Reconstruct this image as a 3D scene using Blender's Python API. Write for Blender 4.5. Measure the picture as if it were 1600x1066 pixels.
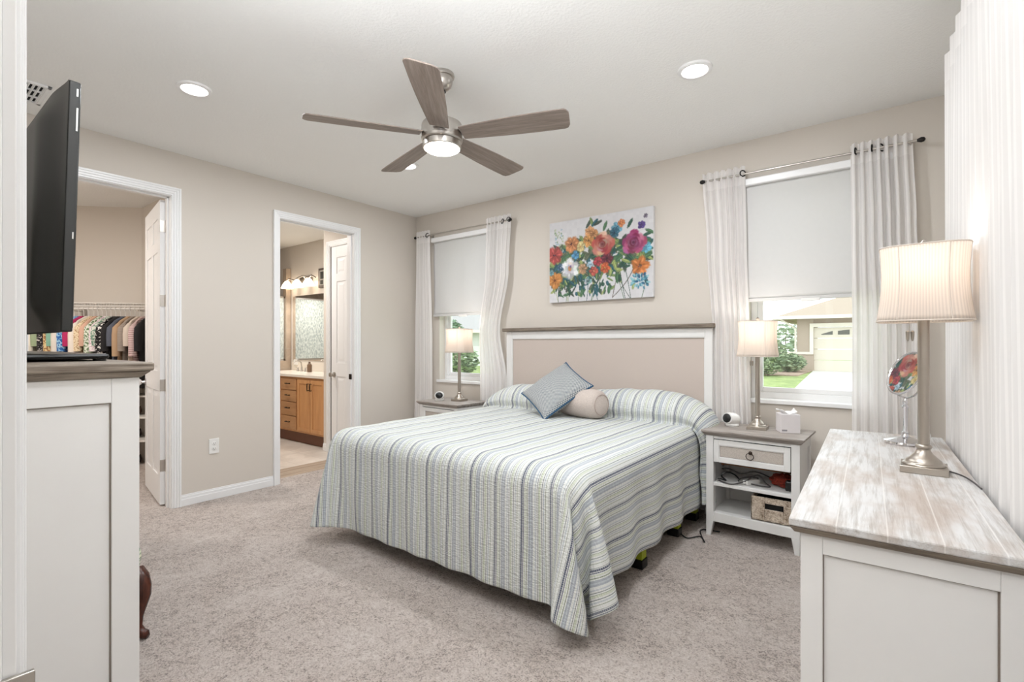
import bpy, bmesh, math, random
import numpy as np
from mathutils import Vector, Matrix
for o in list(bpy.data.objects): bpy.data.objects.remove(o)
SC = bpy.context.scene
COL = SC.collection
PI = math.pi
R = math.radians

# ------------------------------------------------------------------ camera, world, exposure
cam = bpy.data.cameras.new('camera'); camo = bpy.data.objects.new('camera', cam); COL.objects.link(camo)
cam.lens = 770.15/1600*36; cam.sensor_width = 36; cam.shift_y = 5.66/1600
camo.location = (0, 0, 1.2594); camo.rotation_euler = (PI/2, 0, .6534); cam.clip_start = .02; cam.clip_end = 300
SC.camera = camo
SC.view_settings.view_transform = 'Standard'; SC.view_settings.look = 'None'
SC.view_settings.gamma = 1; SC.view_settings.use_curve_mapping = False
SC.view_settings.exposure = 0.05
W = bpy.data.worlds.new('sky'); SC.world = W; W.use_nodes = True
wn = W.node_tree.nodes['Background']; wn.inputs[0].default_value = (.93, .96, 1, 1); wn.inputs[1].default_value = 2.5

def area_light(name, loc, size, energy, color=(.97, .98, 1), rot=(0, 0, 0), shape='DISK', sy=None):
    l = bpy.data.lights.new(name, 'AREA'); l.shape = shape; l.size = size; l.energy = energy; l.color = color
    if sy: l.size_y = sy
    o = bpy.data.objects.new(name, l); o.location = loc; o.rotation_euler = rot; COL.objects.link(o); return o

# ------------------------------------------------------------------ helpers
def lin(c):
    return tuple(((v/255)/12.92 if v/255 <= .04045 else ((v/255+.055)/1.055)**2.4) for v in c) + (1,)

class N:
    """tiny node helper"""
    def __init__(s, name):
        s.m = bpy.data.materials.new(name); s.m.use_nodes = True; s.t = s.m.node_tree
        s.b = s.t.nodes['Principled BSDF']; s.out = s.t.nodes['Material Output']; s.L = s.t.links.new
    def n(s, typ, **kw):
        x = s.t.nodes.new(typ)
        for k, v in kw.items(): setattr(x, k, v)
        return x
    def coord(s, kind='Object', scale=(1, 1, 1), rot=(0, 0, 0)):
        tc = s.n('ShaderNodeTexCoord'); mp = s.n('ShaderNodeMapping'); s.L(tc.outputs[kind], mp.inputs[0])
        mp.inputs['Scale'].default_value = scale; mp.inputs['Rotation'].default_value = rot; return mp.outputs[0]
    def noise(s, co, scale, detail=3, rough=.5, dist=0):
        x = s.n('ShaderNodeTexNoise'); s.L(co, x.inputs['Vector']); x.inputs['Scale'].default_value = scale
        x.inputs['Detail'].default_value = detail; x.inputs['Roughness'].default_value = rough; x.inputs['Distortion'].default_value = dist
        return x.outputs['Fac']
    def ramp(s, fac, stops, interp='LINEAR'):
        x = s.n('ShaderNodeValToRGB'); cr = x.color_ramp; cr.interpolation = interp
        s.L(fac, x.inputs[0])
        while len(cr.elements) < len(stops): cr.elements.new(.5)
        for e, (p, c) in zip(cr.elements, stops): e.position = p
        for e, (p, c) in zip(cr.elements, stops): e.color = c
        return x.outputs[0]
    def mix(s, fac, a, b, mode='MIX'):
        x = s.n('ShaderNodeMix', data_type='RGBA', blend_type=mode)
        if isinstance(fac, (int, float)): x.inputs[0].default_value = fac
        else: s.L(fac, x.inputs[0])
        for i, v in ((6, a), (7, b)):
            if isinstance(v, tuple): x.inputs[i].default_value = v
            else: s.L(v, x.inputs[i])
        return x.outputs[2]
    def math(s, op, a, b=0):
        x = s.n('ShaderNodeMath', operation=op)
        for i, v in ((0, a), (1, b)):
            if isinstance(v, (int, float)): x.inputs[i].default_value = v
            else: s.L(v, x.inputs[i])
        return x.outputs[0]
    def bump(s, h, strength=.3, dist=.005):
        x = s.n('ShaderNodeBump'); s.L(h, x.inputs['Height']); x.inputs['Strength'].default_value = strength
        x.inputs['Distance'].default_value = dist; s.L(x.outputs[0], s.b.inputs['Normal'])
    def set(s, color=None, rough=None, metal=None, **kw):
        if color is not None:
            if isinstance(color, tuple): s.b.inputs['Base Color'].default_value = color
            else: s.L(color, s.b.inputs['Base Color'])
        if rough is not None: s.b.inputs['Roughness'].default_value = rough
        if metal is not None: s.b.inputs['Metallic'].default_value = metal
        for k, v in kw.items(): s.b.inputs[k].default_value = v
        return s.m

MATS = {}
def plain(name, rgb, rough=.5, metal=0, var=.06, scale=14, bump=0, bscale=200, **kw):
    if name in MATS: return MATS[name]
    a = N(name); co = a.coord(); c = lin(rgb)
    d = tuple(v*(1-var) for v in c[:3])+(1,)
    a.set(a.mix(a.noise(co, scale), d, c), rough, metal, **kw)
    if bump: a.bump(a.noise(co, bscale, 2), bump, .002)
    MATS[name] = a.m; return a.m
def emit(name, rgb, strength):
    a = N(name); a.set((0, 0, 0, 1), .5); a.b.inputs['Emission Color'].default_value = lin(rgb); a.b.inputs['Emission Strength'].default_value = strength
    return a.m
def cloth_mat(name, rgb, rough=.9, weave=900, bump=.25, rgb2=None, trans=0):
    a = N(name); co = a.coord(); c = lin(rgb); c2 = lin(rgb2) if rgb2 else tuple(v*.8 for v in c[:3])+(1,)
    n1 = a.noise(co, weave, 2)
    a.set(a.mix(a.ramp(n1, [(.35, (0, 0, 0, 1)), (.65, (1, 1, 1, 1))]), c2, c), rough); a.bump(n1, bump, .001)
    return a.m
def grain(name, light, dark, axis=0, rough=.5, scale=3, stretch=14, plank=0, contrast=(.35, .65), bump=.1, patch=None, gapc=(90, 80, 72)):
    """wood with grain running along local axis"""
    a = N(name); sc = [stretch]*3; sc[axis] = 1.0; co = a.coord('Object', tuple(sc))
    n1 = a.noise(co, scale, 6, .62, .4); n2 = a.noise(a.coord('Object', tuple(v*2.7 if v != 1 else 1.6 for v in sc)), scale*2, 4, .7)
    f = a.math('ADD', a.math('MULTIPLY', n1, .65), a.math('MULTIPLY', n2, .35))
    col = a.ramp(f, [(contrast[0], lin(dark)), (contrast[1], lin(light))])
    if patch:
        pn = a.noise(a.coord('Object', tuple(v if v == 1 else 3.2 for v in sc)), 3.0, 4, .6)
        col = a.mix(a.ramp(pn, [(.45, (0, 0, 0, 1)), (.62, (1, 1, 1, 1))]), col, a.mix(.55, col, lin(patch)))
    if plank:
        sep = a.n('ShaderNodeSeparateXYZ'); a.L(a.coord(), sep.inputs[0])
        fr = a.math('FRACT', a.math('DIVIDE', sep.outputs[plank[0]], plank[1]))
        line = a.math('LESS_THAN', fr, plank[2])
        col = a.mix(a.math('MULTIPLY', line, .5), col, lin(gapc))
    a.set(col, rough); a.bump(f, bump, .002); return a.m

class MB:
    def __init__(s): s.v = []; s.f = []; s.uv = {}; s.mi = []; s.cur = 0
    def add(s, vs, fs, M=None):
        k = len(s.v); s.v += [tuple(M @ Vector(p)) if M else tuple(p) for p in vs]
        s.f += [tuple(i+k for i in f) for f in fs]; s.mi += [s.cur]*len(fs); return s
    def box(s, x0, x1, y0, y1, z0, z1, M=None):
        vs = [(x, y, z) for z in (z0, z1) for y in (y0, y1) for x in (x0, x1)]
        return s.add(vs, [(0, 2, 3, 1), (4, 5, 7, 6), (0, 1, 5, 4), (2, 6, 7, 3), (0, 4, 6, 2), (1, 3, 7, 5)], M)
    def frustum(s, a, b, M=None):
        """a,b = (x0,x1,y0,y1,z)"""
        vs = [(x, y, q[4]) for q in (a, b) for y in (q[2], q[3]) for x in (q[0], q[1])]
        return s.add(vs, [(0, 2, 3, 1), (4, 5, 7, 6), (0, 1, 5, 4), (2, 6, 7, 3), (0, 4, 6, 2), (1, 3, 7, 5)], M)
    def lathe(s, prof, n=32, M=None, caps=True):
        vs = []; fs = []
        for r, z in prof:
            for i in range(n):
                a = 2*PI*i/n; vs.append((r*math.cos(a), r*math.sin(a), z))
        for j in range(len(prof)-1):
            for i in range(n):
                i2 = (i+1) % n; fs.append((j*n+i, j*n+i2, (j+1)*n+i2, (j+1)*n+i))
        if caps: fs.append(tuple(range(n))[::-1]); fs.append(tuple((len(prof)-1)*n+i for i in range(n)))
        return s.add(vs, fs, M)
    def cyl(s, r, z0, z1, n=24, M=None): return s.lathe([(r, z0), (r, z1)], n, M)
    def tube(s, pts, r, n=8, closed=False):
        pts = [Vector(p) for p in pts]; m = len(pts); rs = r if isinstance(r, (list, tuple)) else [r]*m
        vs = []; fs = []; up = Vector((0, 0, 1)); prev = None
        for i, p in enumerate(pts):
            a = pts[(i-1) % m] if (closed or i > 0) else p; b = pts[(i+1) % m] if (closed or i < m-1) else p
            t = (b-a).normalized()
            if prev is None:
                u = t.cross(up);  u = u if u.length > 1e-3 else t.cross(Vector((1, 0, 0)))
            else: u = prev-t*prev.dot(t)
            u.normalize(); prev = u; w = t.cross(u)
            for k in range(n):
                q = 2*PI*k/n; vs.append(p+(u*math.cos(q)+w*math.sin(q))*rs[i])
        for i in range(m if closed else m-1):
            j = (i+1) % m
            for k in range(n):
                k2 = (k+1) % n; fs.append((i*n+k, i*n+k2, j*n+k2, j*n+k))
        if not closed: fs.append(tuple(range(n))[::-1]); fs.append(tuple((m-1)*n+k for k in range(n)))
        return s.add(vs, fs)
    def grid(s, fn, nu, nv, uvfn=None, wrap=False):
        k = len(s.v); vs = []; fs = []
        for j in range(nv+1):
            for i in range(nu+1):
                vs.append(fn(i/nu, j/nv))
                if uvfn: s.uv[k+len(vs)-1] = uvfn(i/nu, j/nv)
        for j in range(nv):
            for i in range(nu):
                a = j*(nu+1)+i; fs.append((a, a+1, a+nu+2, a+nu+1))
        return s.add(vs, fs)
    def prism(s, poly, y0, y1, M=None):
        """polygon in x,z extruded along y"""
        n = len(poly); vs = [(x, y0, z) for x, z in poly]+[(x, y1, z) for x, z in poly]
        fs = [tuple(range(n)), tuple(range(n, 2*n))[::-1]]+[(i, i+n, (i+1) % n+n, (i+1) % n) for i in range(n)]
        return s.add(vs, fs, M)
    def build(s, name, mat, parent=None, loc=None, smooth=False, bevel=0, subsurf=0, solid=0, label=None, rot=None, weld=False):
        me = bpy.data.meshes.new(name); me.from_pydata(s.v, [], s.f)
        mats = mat if isinstance(mat, (list, tuple)) else [mat]
        for m in mats: me.materials.append(m)
        if len(mats) > 1:
            for p, i in zip(me.polygons, s.mi): p.material_index = i
        if s.uv:
            ul = me.uv_layers.new(name='UVMap')
            for l in me.loops: ul.data[l.index].uv = s.uv.get(l.vertex_index, (0, 0))
        bm = bmesh.new(); bm.from_mesh(me)
        if weld: bmesh.ops.remove_doubles(bm, verts=bm.verts, dist=1e-5)
        if not s.uv: bmesh.ops.recalc_face_normals(bm, faces=bm.faces)
        bm.to_mesh(me); bm.free()
        if smooth:
            for p in me.polygons: p.use_smooth = True
            me.set_sharp_from_angle(angle=R(40)) if not subsurf else None
        o = bpy.data.objects.new(name, me); COL.objects.link(o)
        if parent: o.parent = parent
        if loc: o.location = loc
        if rot: o.rotation_euler = rot
        if solid:
            m = o.modifiers.new('solid', 'SOLIDIFY'); m.thickness = solid; m.offset = 0
        if bevel:
            m = o.modifiers.new('bevel', 'BEVEL'); m.width = bevel; m.segments = 2; m.limit_method = 'ANGLE'; m.angle_limit = R(40)
        if subsurf:
            m = o.modifiers.new('sub', 'SUBSURF'); m.levels = subsurf; m.render_levels = subsurf
        if label: o['label'] = label
        return o

def thing(name, label, cat, loc=(0, 0, 0), rz=0, group=None):
    o = bpy.data.objects.new(name, None); COL.objects.link(o); o.empty_display_size = .1
    o.location = loc; o.rotation_euler = (0, 0, rz); return tag(o, label, cat, group)
def tag(o, label, cat, group=None, kind=None):
    o['label'] = label; o['category'] = cat
    if group: o['group'] = group
    if kind: o['kind'] = kind
    return o
def struct(o, label=None):
    o['kind'] = 'structure'
    if label: o['label'] = label
    return o
def sroot(name, loc=(0, 0, 0), rz=0, label=None):
    o = bpy.data.objects.new(name, None); COL.objects.link(o); o.location = loc; o.rotation_euler = (0, 0, rz)
    return struct(o, label)
def copy_tree(o, parent=None, top=True):
    c = o.copy(); COL.objects.link(c)
    c.parent = parent
    for ch in [x for x in bpy.data.objects if x.parent == o]: copy_tree(ch, c, False)
    return c
def Tm(x=0, y=0, z=0, rx=0, ry=0, rz=0):
    return Matrix.Translation((x, y, z)) @ Matrix.Rotation(rz, 4, 'Z') @ Matrix.Rotation(ry, 4, 'Y') @ Matrix.Rotation(rx, 4, 'X')

def wall_rects(a0, a1, z0, z1, holes):
    br = sorted({a0, a1}|{h[0] for h in holes}|{h[1] for h in holes}); out = []
    for p, q in zip(br[:-1], br[1:]):
        if q <= a0 or p >= a1: continue
        z = z0
        for h in sorted([h for h in holes if h[0] <= p+1e-6 and h[1] >= q-1e-6], key=lambda h: h[2]):
            if h[2] > z: out.append((p, q, z, h[2]))
            z = h[3]
        if z < z1: out.append((p, q, z, z1))
    return out
def wall_y(name, y0, y1, x0, x1, mat, holes=(), z1=2.74, z0=0):
    mb = MB()
    for p, q, a, b in wall_rects(x0, x1, z0, z1, list(holes)): mb.box(p, q, y0, y1, a, b)
    return struct(mb.build(name, mat))
def wall_x(name, x0, x1, y0, y1, mat, holes=(), z1=2.74, z0=0):
    mb = MB()
    for p, q, a, b in wall_rects(y0, y1, z0, z1, list(holes)): mb.box(x0, x1, p, q, a, b)
    return struct(mb.build(name, mat))

# added soft fill light, aimed up at the ceiling just inside the doorway
area_light('bounce_fill_light', (-.75, .42, 1.95), .8, 45, (.91, .95, 1), rot=(PI, 0, 0))
# ------------------------------------------------------------------ materials
def wall_paint():
    a = N('greige wall paint'); co = a.coord()
    a.set(a.mix(a.noise(co, 1.2, 2), lin((213, 205, 195)), lin((216, 209, 200))), .75); a.bump(a.noise(co, 160, 3), .12, .002); return a.m
def ceil_paint():
    a = N('textured white ceiling'); co = a.coord()
    a.set(a.mix(a.noise(co, 2, 2), lin((243, 243, 241)), lin((246, 246, 244))), .85)
    a.bump(a.ramp(a.noise(co, 70, 4, .6), [(.4, (0, 0, 0, 1)), (.6, (1, 1, 1, 1))]), .3, .003); return a.m
def carpet():
    a = N('taupe cut pile carpet'); co = a.coord()
    n1 = a.noise(co, 125, 4, .8); n2 = a.noise(co, 3.5, 4, .65, .8); n3 = a.noise(co, 38, 4, .65, 1.2)
    f = a.math('ADD', a.math('MULTIPLY', n1, .50), a.math('ADD', a.math('MULTIPLY', n2, .17), a.math('MULTIPLY', n3, .33)))
    col = a.ramp(f, [(.36, lin((92, 76, 66))), (.43, lin((176, 157, 145))), (.49, lin((226, 210, 199))), (.60, lin((252, 241, 233)))])
    a.set(col, 1.0); a.b.inputs['Sheen Weight'].default_value = .2
    a.bump(a.math('ADD', n1, a.math('MULTIPLY', n3, 1.2)), 1.0, .018); return a.m
M_wall = wall_paint(); M_ceil = ceil_paint(); M_carpet = carpet()
M_trim = plain('white semi gloss trim', (242, 242, 242), .35, var=.02)
M_white = plain('antique white painted wood', (230, 229, 227), .45, var=.05, scale=5, bump=.05, bscale=30)
M_groove = plain('rubbed grey brown groove', (138, 126, 116), .7, var=.3, scale=30)  # grey brown lines along the panel and inlay edges
M_nickel = plain('brushed nickel', (196, 191, 185), .28, 1, var=.08, scale=60)
M_lampmetal = plain('brushed steel lamp base', (186, 178, 168), .32, 1, var=.1, scale=40)
M_chrome = plain('polished chrome', (225, 225, 228), .06, 1, var=.02)
M_mirror = plain('mirror glass', (240, 242, 242), .01, 1, var=.005)
M_black = plain('black plastic', (22, 23, 24), .32, var=.2)
M_dark = plain('dark bronze metal', (52, 42, 36), .4, .8)
M_grommet = plain('dark grommet ring', (48, 46, 46), .35, .9)
M_plastic = plain('white plastic', (238, 237, 234), .35, var=.02)
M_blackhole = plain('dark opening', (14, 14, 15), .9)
M_wire = plain('white coated wire', (232, 228, 222), .4)
M_topwood = grain('whitewashed plank top', (204, 203, 202), (162, 156, 150), axis=1, scale=3.4, stretch=16, plank=(0, .093, .03), contrast=(.36, .54), bump=.3, patch=(160, 138, 120), rough=.42, gapc=(224, 221, 217))
M_topwoodx = grain('whitewashed grey top', (182, 174, 168), (116, 106, 98), axis=0, scale=3, stretch=12, contrast=(.36, .62), bump=.25, rough=.5)
M_edge = grain('weathered grey brown edge', (146, 134, 120), (80, 68, 56), axis=0, scale=4, stretch=16, contrast=(.36, .62), bump=.4, rough=.6)
M_edgey = grain('weathered grey brown edge lengthwise', (158, 147, 134), (96, 84, 72), axis=1, scale=4, stretch=16, contrast=(.36, .62), bump=.4, rough=.6)
M_blade = grain('driftwood fan blade', (158, 144, 134), (104, 91, 83), axis=0, scale=3.5, stretch=16, contrast=(.33, .66), rough=.5)
M_headfab = cloth_mat('oatmeal linen upholstery', (210, 198, 190), rgb2=(184, 171, 161), weave=340, bump=.4)
M_maple = grain('honey maple cabinet', (212, 160, 108), (186, 132, 84), axis=2, scale=1.6, stretch=9, contrast=(.3, .7), rough=.4, bump=.03)
M_mapleh = grain('honey maple drawer front', (196, 150, 106), (160, 116, 78), axis=0, scale=1.6, stretch=9, contrast=(.3, .7), rough=.4, bump=.03)
M_toe = plain('dark toe kick', (112, 74, 56), .6)
M_mahog = grain('dark mahogany leg', (92, 46, 30), (40, 18, 12), axis=2, scale=5, stretch=6, rough=.25, bump=.02)
def tile_mat(name, rgb, rgb2, sx, sy, grout=(190, 184, 176), axes='xy', rough=.35):
    a = N(name); sep = a.n('ShaderNodeSeparateXYZ'); a.L(a.coord(), sep.inputs[0])
    i = {'x': 0, 'y': 1, 'z': 2}
    f1 = a.math('FRACT', a.math('ADD', a.math('DIVIDE', sep.outputs[i[axes[0]]], sx), 100.0)); f2 = a.math('FRACT', a.math('ADD', a.math('DIVIDE', sep.outputs[i[axes[1]]], sy), 100.0))
    g = a.math('MAXIMUM', a.math('LESS_THAN', f1, .012), a.math('LESS_THAN', f2, .02))
    base = a.ramp(a.noise(a.coord(), 4, 6, .6, .8), [(.35, lin(rgb2)), (.65, lin(rgb))])
    a.set(a.mix(g, base, lin(grout)), rough); return a.m
M_tile = tile_mat('beige bathroom floor tile', (226, 218, 208), (206, 196, 185), .61, .305)
M_shower = tile_mat('tan shower tile', (186, 170, 152), (160, 143, 126), .5, .3, (175, 165, 152), 'yz')
M_woodfloor = grain('taupe plank flooring', (186, 168, 148), (138, 118, 100), axis=1, scale=2, stretch=12, plank=(0, .15, .03), gapc=(80, 66, 56))
M_counter = plain('cream stone countertop', (235, 228, 217), .25, var=.08, scale=3)
M_glob = emit('lit frosted glass globe', (255, 232, 204), 5)
def glass():
    a = N('window glass'); t = a.n('ShaderNodeBsdfTransparent'); t.inputs[0].default_value = (.96, .985, .975, 1)
    g = a.n('ShaderNodeBsdfGlossy'); g.inputs['Roughness'].default_value = .01; m = a.n('ShaderNodeMixShader')
    m.inputs[0].default_value = .05
    a.L(t.outputs[0], m.inputs[1]); a.L(g.outputs[0], m.inputs[2]); a.L(m.outputs[0], a.out.inputs[0]); return a.m
M_glass = glass()
def frosted():
    a = N('rain pattern frosted glass'); co = a.coord('Object', (1, 1, .5)); n = a.noise(co, 60, 3, .6)
    col = a.ramp(n, [(.38, lin((160, 170, 170))), (.62, lin((205, 214, 211)))])
    a.set(col, .25); a.bump(n, .5, .01); return a.m
M_frost = frosted()
def sheer(name, rgb, opac=.86):
    a = N(name); uv = a.n('ShaderNodeUVMap'); sep = a.n('ShaderNodeSeparateXYZ'); a.L(uv.outputs[0], sep.inputs[0])
    w = a.math('FRACT', a.math('MULTIPLY', sep.outputs[0], 1/.028)); st = a.math('LESS_THAN', w, .35)
    w2 = a.math('FRACT', a.math('MULTIPLY', sep.outputs[0], 1/.155)); st2 = a.math('LESS_THAN', w2, .22)
    hdr = a.math('GREATER_THAN', sep.outputs[1], 2.40)
    op = a.math('MINIMUM', a.math('ADD', a.math('ADD', opac-.05, a.math('MULTIPLY', st, .03)), a.math('ADD', a.math('MULTIPLY', st2, .03), a.math('MULTIPLY', hdr, .12))), 1.0)
    d = a.n('ShaderNodeBsdfDiffuse'); t = a.n('ShaderNodeBsdfTranslucent'); tr = a.n('ShaderNodeBsdfTransparent')
    c = a.mix(st, lin(rgb), lin(tuple(min(255, v+6) for v in rgb)))
    a.L(c, d.inputs[0]); a.L(c, t.inputs[0])
    m1 = a.n('ShaderNodeMixShader'); m1.inputs[0].default_value = .3; a.L(d.outputs[0], m1.inputs[1]); a.L(t.outputs[0], m1.inputs[2])
    m2 = a.n('ShaderNodeMixShader'); a.L(op, m2.inputs[0]); a.L(tr.outputs[0], m2.inputs[1]); a.L(m1.outputs[0], m2.inputs[2])
    a.L(m2.outputs[0], a.out.inputs[0]); return a.m
M_sheer = sheer('white striped sheer curtain', (244, 241, 239), .965)
def shade_mat(name, rgb, trl=.4, stripe=0, rough=.9):
    a = N(name); d = a.n('ShaderNodeBsdfDiffuse'); t = a.n('ShaderNodeBsdfTranslucent'); m = a.n('ShaderNodeMixShader'); m.inputs[0].default_value = trl
    c = lin(rgb)
    if stripe:
        uv = a.n('ShaderNodeUVMap'); sep = a.n('ShaderNodeSeparateXYZ'); a.L(uv.outputs[0], sep.inputs[0])
        f = a.math('SINE', a.math('MULTIPLY', sep.outputs[0], 2*PI/stripe)); f = a.math('ADD', a.math('MULTIPLY', f, .5), .5)
        cc = a.mix(f, tuple(v*.86 for v in c[:3])+(1,), c); a.L(cc, d.inputs[0]); a.L(cc, t.inputs[0])
    else:
        cc = a.mix(a.noise(a.coord(), 30, 2), tuple(v*.97 for v in c[:3])+(1,), c); a.L(cc, d.inputs[0]); a.L(cc, t.inputs[0])
    a.L(d.outputs[0], m.inputs[1]); a.L(t.outputs[0], m.inputs[2]); a.L(m.outputs[0], a.out.inputs[0]); return a.m
M_roller = shade_mat('off white roller shade fabric', (232, 231, 230), .25)
M_lampshade = shade_mat('ivory pleated lamp shade', (246, 238, 230), .5, stripe=.0085)

# ------------------------------------------------------------------ shell of the bedroom, closet and bathroom
LX, BY, RX, H, FY = -4.375, 3.88, .36, 2.74, .0715
floor = MB().box(LX-.175, RX+.15, -1.9, BY+.15, -.12, 0).build('floor', M_carpet); struct(floor)
struct(MB().box(-8.6, LX-.175, -.6, 1.86, -.12, 0).build('floor_closet', M_carpet))
struct(MB().box(-4.9, LX-.175, 1.86, BY+.15, -.12, -.004).build('floor_plank', M_woodfloor))
struct(MB().box(-8.6, -4.9, 1.86, BY+.15, -.12, -.004).build('floor_tile', M_tile))
struct(MB().box(-8.6, RX+.15, -1.9, BY+.15, H, H+.12).build('ceiling', M_ceil))
C0, C1, B0, B1, ZT = .62, 1.41, 2.265, 3.04, 2.40
wall_x('wall_left', LX-.12, LX, -1.9, BY, M_wall, [(C0-.02, C1+.02, 0, ZT+.02), (B0-.02, B1+.02, 0, ZT+.02)])
W1 = (-3.99, -3.21, .865, 2.40); W2 = (-.81, -.03, .865, 2.40); W3 = (.95, 2.75, .865, 2.40)
wall_y('wall_back', BY, BY+.15, -8.6, RX+.15, M_wall, [W1, W2])
wall_x('wall_right', RX, RX+.15, -1.9, BY, M_wall, [W3])
wall_y('wall_front', -.055, FY, LX, RX, M_wall, [(-.64, .27, 0, ZT+.02)])
wall_y('wall_hall', -1.9, -1.8, LX, RX, M_wall)
wall_y('wall_closet_side', 1.80, 1.92, -8.6, LX-.12, M_wall)
wall_y('wall_closet_near', -.6, -.5, -8.6, LX-.12, M_wall)
wall_x('wall_bath_far', -8.6, -8.5, -.6, BY, M_wall)
# angled closet wall
aw = MB().box(-1.9, 1.2, 0, .08, 0, H).build('wall_closet_angled', M_wall, loc=(-6.68, 1.547, 0), rot=(0, 0, R(45))); struct(aw)
# linen closet block in the bathroom
wall_y('wall_linen', 3.30, 3.40, -5.32, LX-.12, M_wall, [(-5.20, -4.56, 0, ZT+.01)])
wall_x('wall_linen_side', -5.353, -5.32, 3.30, BY, M_wall)

def casing(name, o0, o1, zt, wall0, wall1, axis, sides=(1, 1), stop=True, w=.065):
    """door lining with moulded casing; axis 'x': wall normal along X, opening runs in Y"""
    mb = MB()
    def bx(a0, a1, n0, n1, z0, z1):
        if axis == 'x': mb.box(n0, n1, a0, a1, z0, z1)
        else: mb.box(a0, a1, n0, n1, z0, z1)
    bx(o0-.02, o0, wall0, wall1, 0, zt); bx(o1, o1+.02, wall0, wall1, 0, zt); bx(o0-.02, o1+.02, wall0, wall1, zt, zt+.02)
    for side, n, d in ((0, wall0, -1), (1, wall1, 1)):
        if not sides[side]: continue
        for p, q, th in ((.005, .018, .010), (.018, .035, .015), (.035, w-.014, .019), (w-.014, w, .023)):
            n0, n1 = sorted((n, n+d*th))
            bx(o0-q, o0-p, n0, n1, 0, zt+q); bx(o1+p, o1+q, n0, n1, 0, zt+q); bx(o0-p, o1+p, n0, n1, zt+p, zt+q)
    if stop:
        m = (wall0+wall1)/2
        bx(o0, o0+.01, m-.016, m+.016, 0, zt); bx(o1-.01, o1, m-.016, m+.016, 0, zt); bx(o0, o1, m-.016, m+.016, zt-.01, zt)
    return struct(mb.build(name, M_trim, bevel=.0012))
casing('trim_1', C0, C1, ZT, LX-.12, LX, 'x')
casing('trim_2', B0, B1, ZT, LX-.12, LX, 'x')
casing('trim_3', -.62, .25, ZT, -.055, FY, 'y')
casing('trim_4', -5.20, -4.56, ZT, 3.30, 3.40, 'y', (1, 0), stop=False)

def baseboard(name, pts, h=.088):
    """pts: (x0,y0,x1,y1,nx,ny) wall runs with outward normal"""
    mb = MB()
    for x0, y0, x1, y1, nx, ny in pts:
        for t, hh in ((.014, h*.62), (.010, h*.86), (.006, h)):
            xa, xb = sorted((x0, x1)); ya, yb = sorted((y0, y1))
            if nx: mb.box(min(xa, xa+nx*t), max(xa, xa+nx*t), ya, yb, 0, hh)
            else: mb.box(xa, xb, min(ya, ya+ny*t), max(ya, ya+ny*t), 0, hh)
    return struct(mb.build(name, M_trim, bevel=.002))
baseboard('baseboard_left', [(LX, FY, LX, C0-.065, 1, 0), (LX, C1+.065, LX, B0-.065, 1, 0), (LX, B1+.065, LX, BY, 1, 0)])
baseboard('baseboard_back', [(LX, BY, RX, BY, 0, -1)])
baseboard('baseboard_right', [(RX, FY, RX, BY, -1, 0)])
baseboard('baseboard_front', [(LX, FY, -.69, FY, 0, 1)])
baseboard('baseboard_bath', [(-5.353, 3.30, -5.266, 3.30, 0, -1)])

# ------------------------------------------------------------------ doors
def door_slab(w, h, t=.035):
    """six panel slab, hinge edge at x=0, runs +x, thickness centred on y"""
    mb = MB(); st, mu = .105, .09; c = t/2-.008
    mb.box(st*.9, w-st*.9, -c, c, .1, h-.05)
    rows = [(.22, .88), (1.04, 1.98), (2.07, h-.13)]
    mb.box(0, st, -t/2, t/2, 0, h); mb.box(w-st, w, -t/2, t/2, 0, h); [mb.box(w/2-mu/2, w/2+mu/2, -t/2, t/2, a, b) for a, b in rows]
    for a, b in ((0, rows[0][0]), (rows[0][1], rows[1][0]), (rows[1][1], rows[2][0]), (rows[2][1], h)):
        mb.box(st, w-st, -t/2, t/2, a, b)
    for a, b in rows:
        for x0, x1 in ((st, w/2-mu/2), (w/2+mu/2, w-st)):
            for s in (-1, 1):
                p = (x0+.022, x1-.022, a+.022, b-.022); q = (x0+.045, x1-.045, a+.045, b-.045); y0, y1 = s*c, s*(t/2-.003)
                vs = [(p[0], y0, p[2]), (p[1], y0, p[2]), (p[1], y0, p[3]), (p[0], y0, p[3]), (q[0], y1, q[2]), (q[1], y1, q[2]), (q[1], y1, q[3]), (q[0], y1, q[3])]
                mb.add(vs, [(4, 5, 6, 7), (0, 1, 5, 4), (1, 2, 6, 5), (2, 3, 7, 6), (3, 0, 4, 7)])
    return mb
def knob_mb(side):
    return MB().lathe([(.031, 0), (.031, .006), (.012, .012), (.011, .03), (.024, .038), (.029, .05), (.025, .062), (.008, .068)], 24, Matrix.Rotation(-side*PI/2, 4, 'X'))
d1 = sroot('door_1', (-4.497, 1.3945, .012), math.atan2(.156, -.988), 'white six panel door swung open into the closet')
door_slab(.76, 2.375).build('door_slab', M_trim, d1, bevel=.003)
for z in (.305, .93, 1.59, 2.17):
    hg = MB(); hg.box(-.003, 0, -.016, .018, z-.045, z+.045)
    hg.cyl(.006, z-.047, z+.047, 10, Tm(-.008, -.019, 0)); hg.box(-.004, -.001, -.05, -.016, z-.045, z+.045)
    hg.build('hinge', M_nickel, d1, bevel=.001)
for s in (-1, 1):
    k = knob_mb(s).build('door_knob', M_chrome, d1, smooth=True); k.location = (.70, s*.0175, .92)
d2 = sroot('door_2', (-5.197, 3.32, .01), 0, 'white six panel linen closet door in the bathroom')
door_slab(.634, 2.389).build('door_slab', M_trim, d2, bevel=.003)
k = knob_mb(-1).build('door_knob', M_nickel, d2, smooth=True); k.location = (.065, -.0175, .90)
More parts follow.
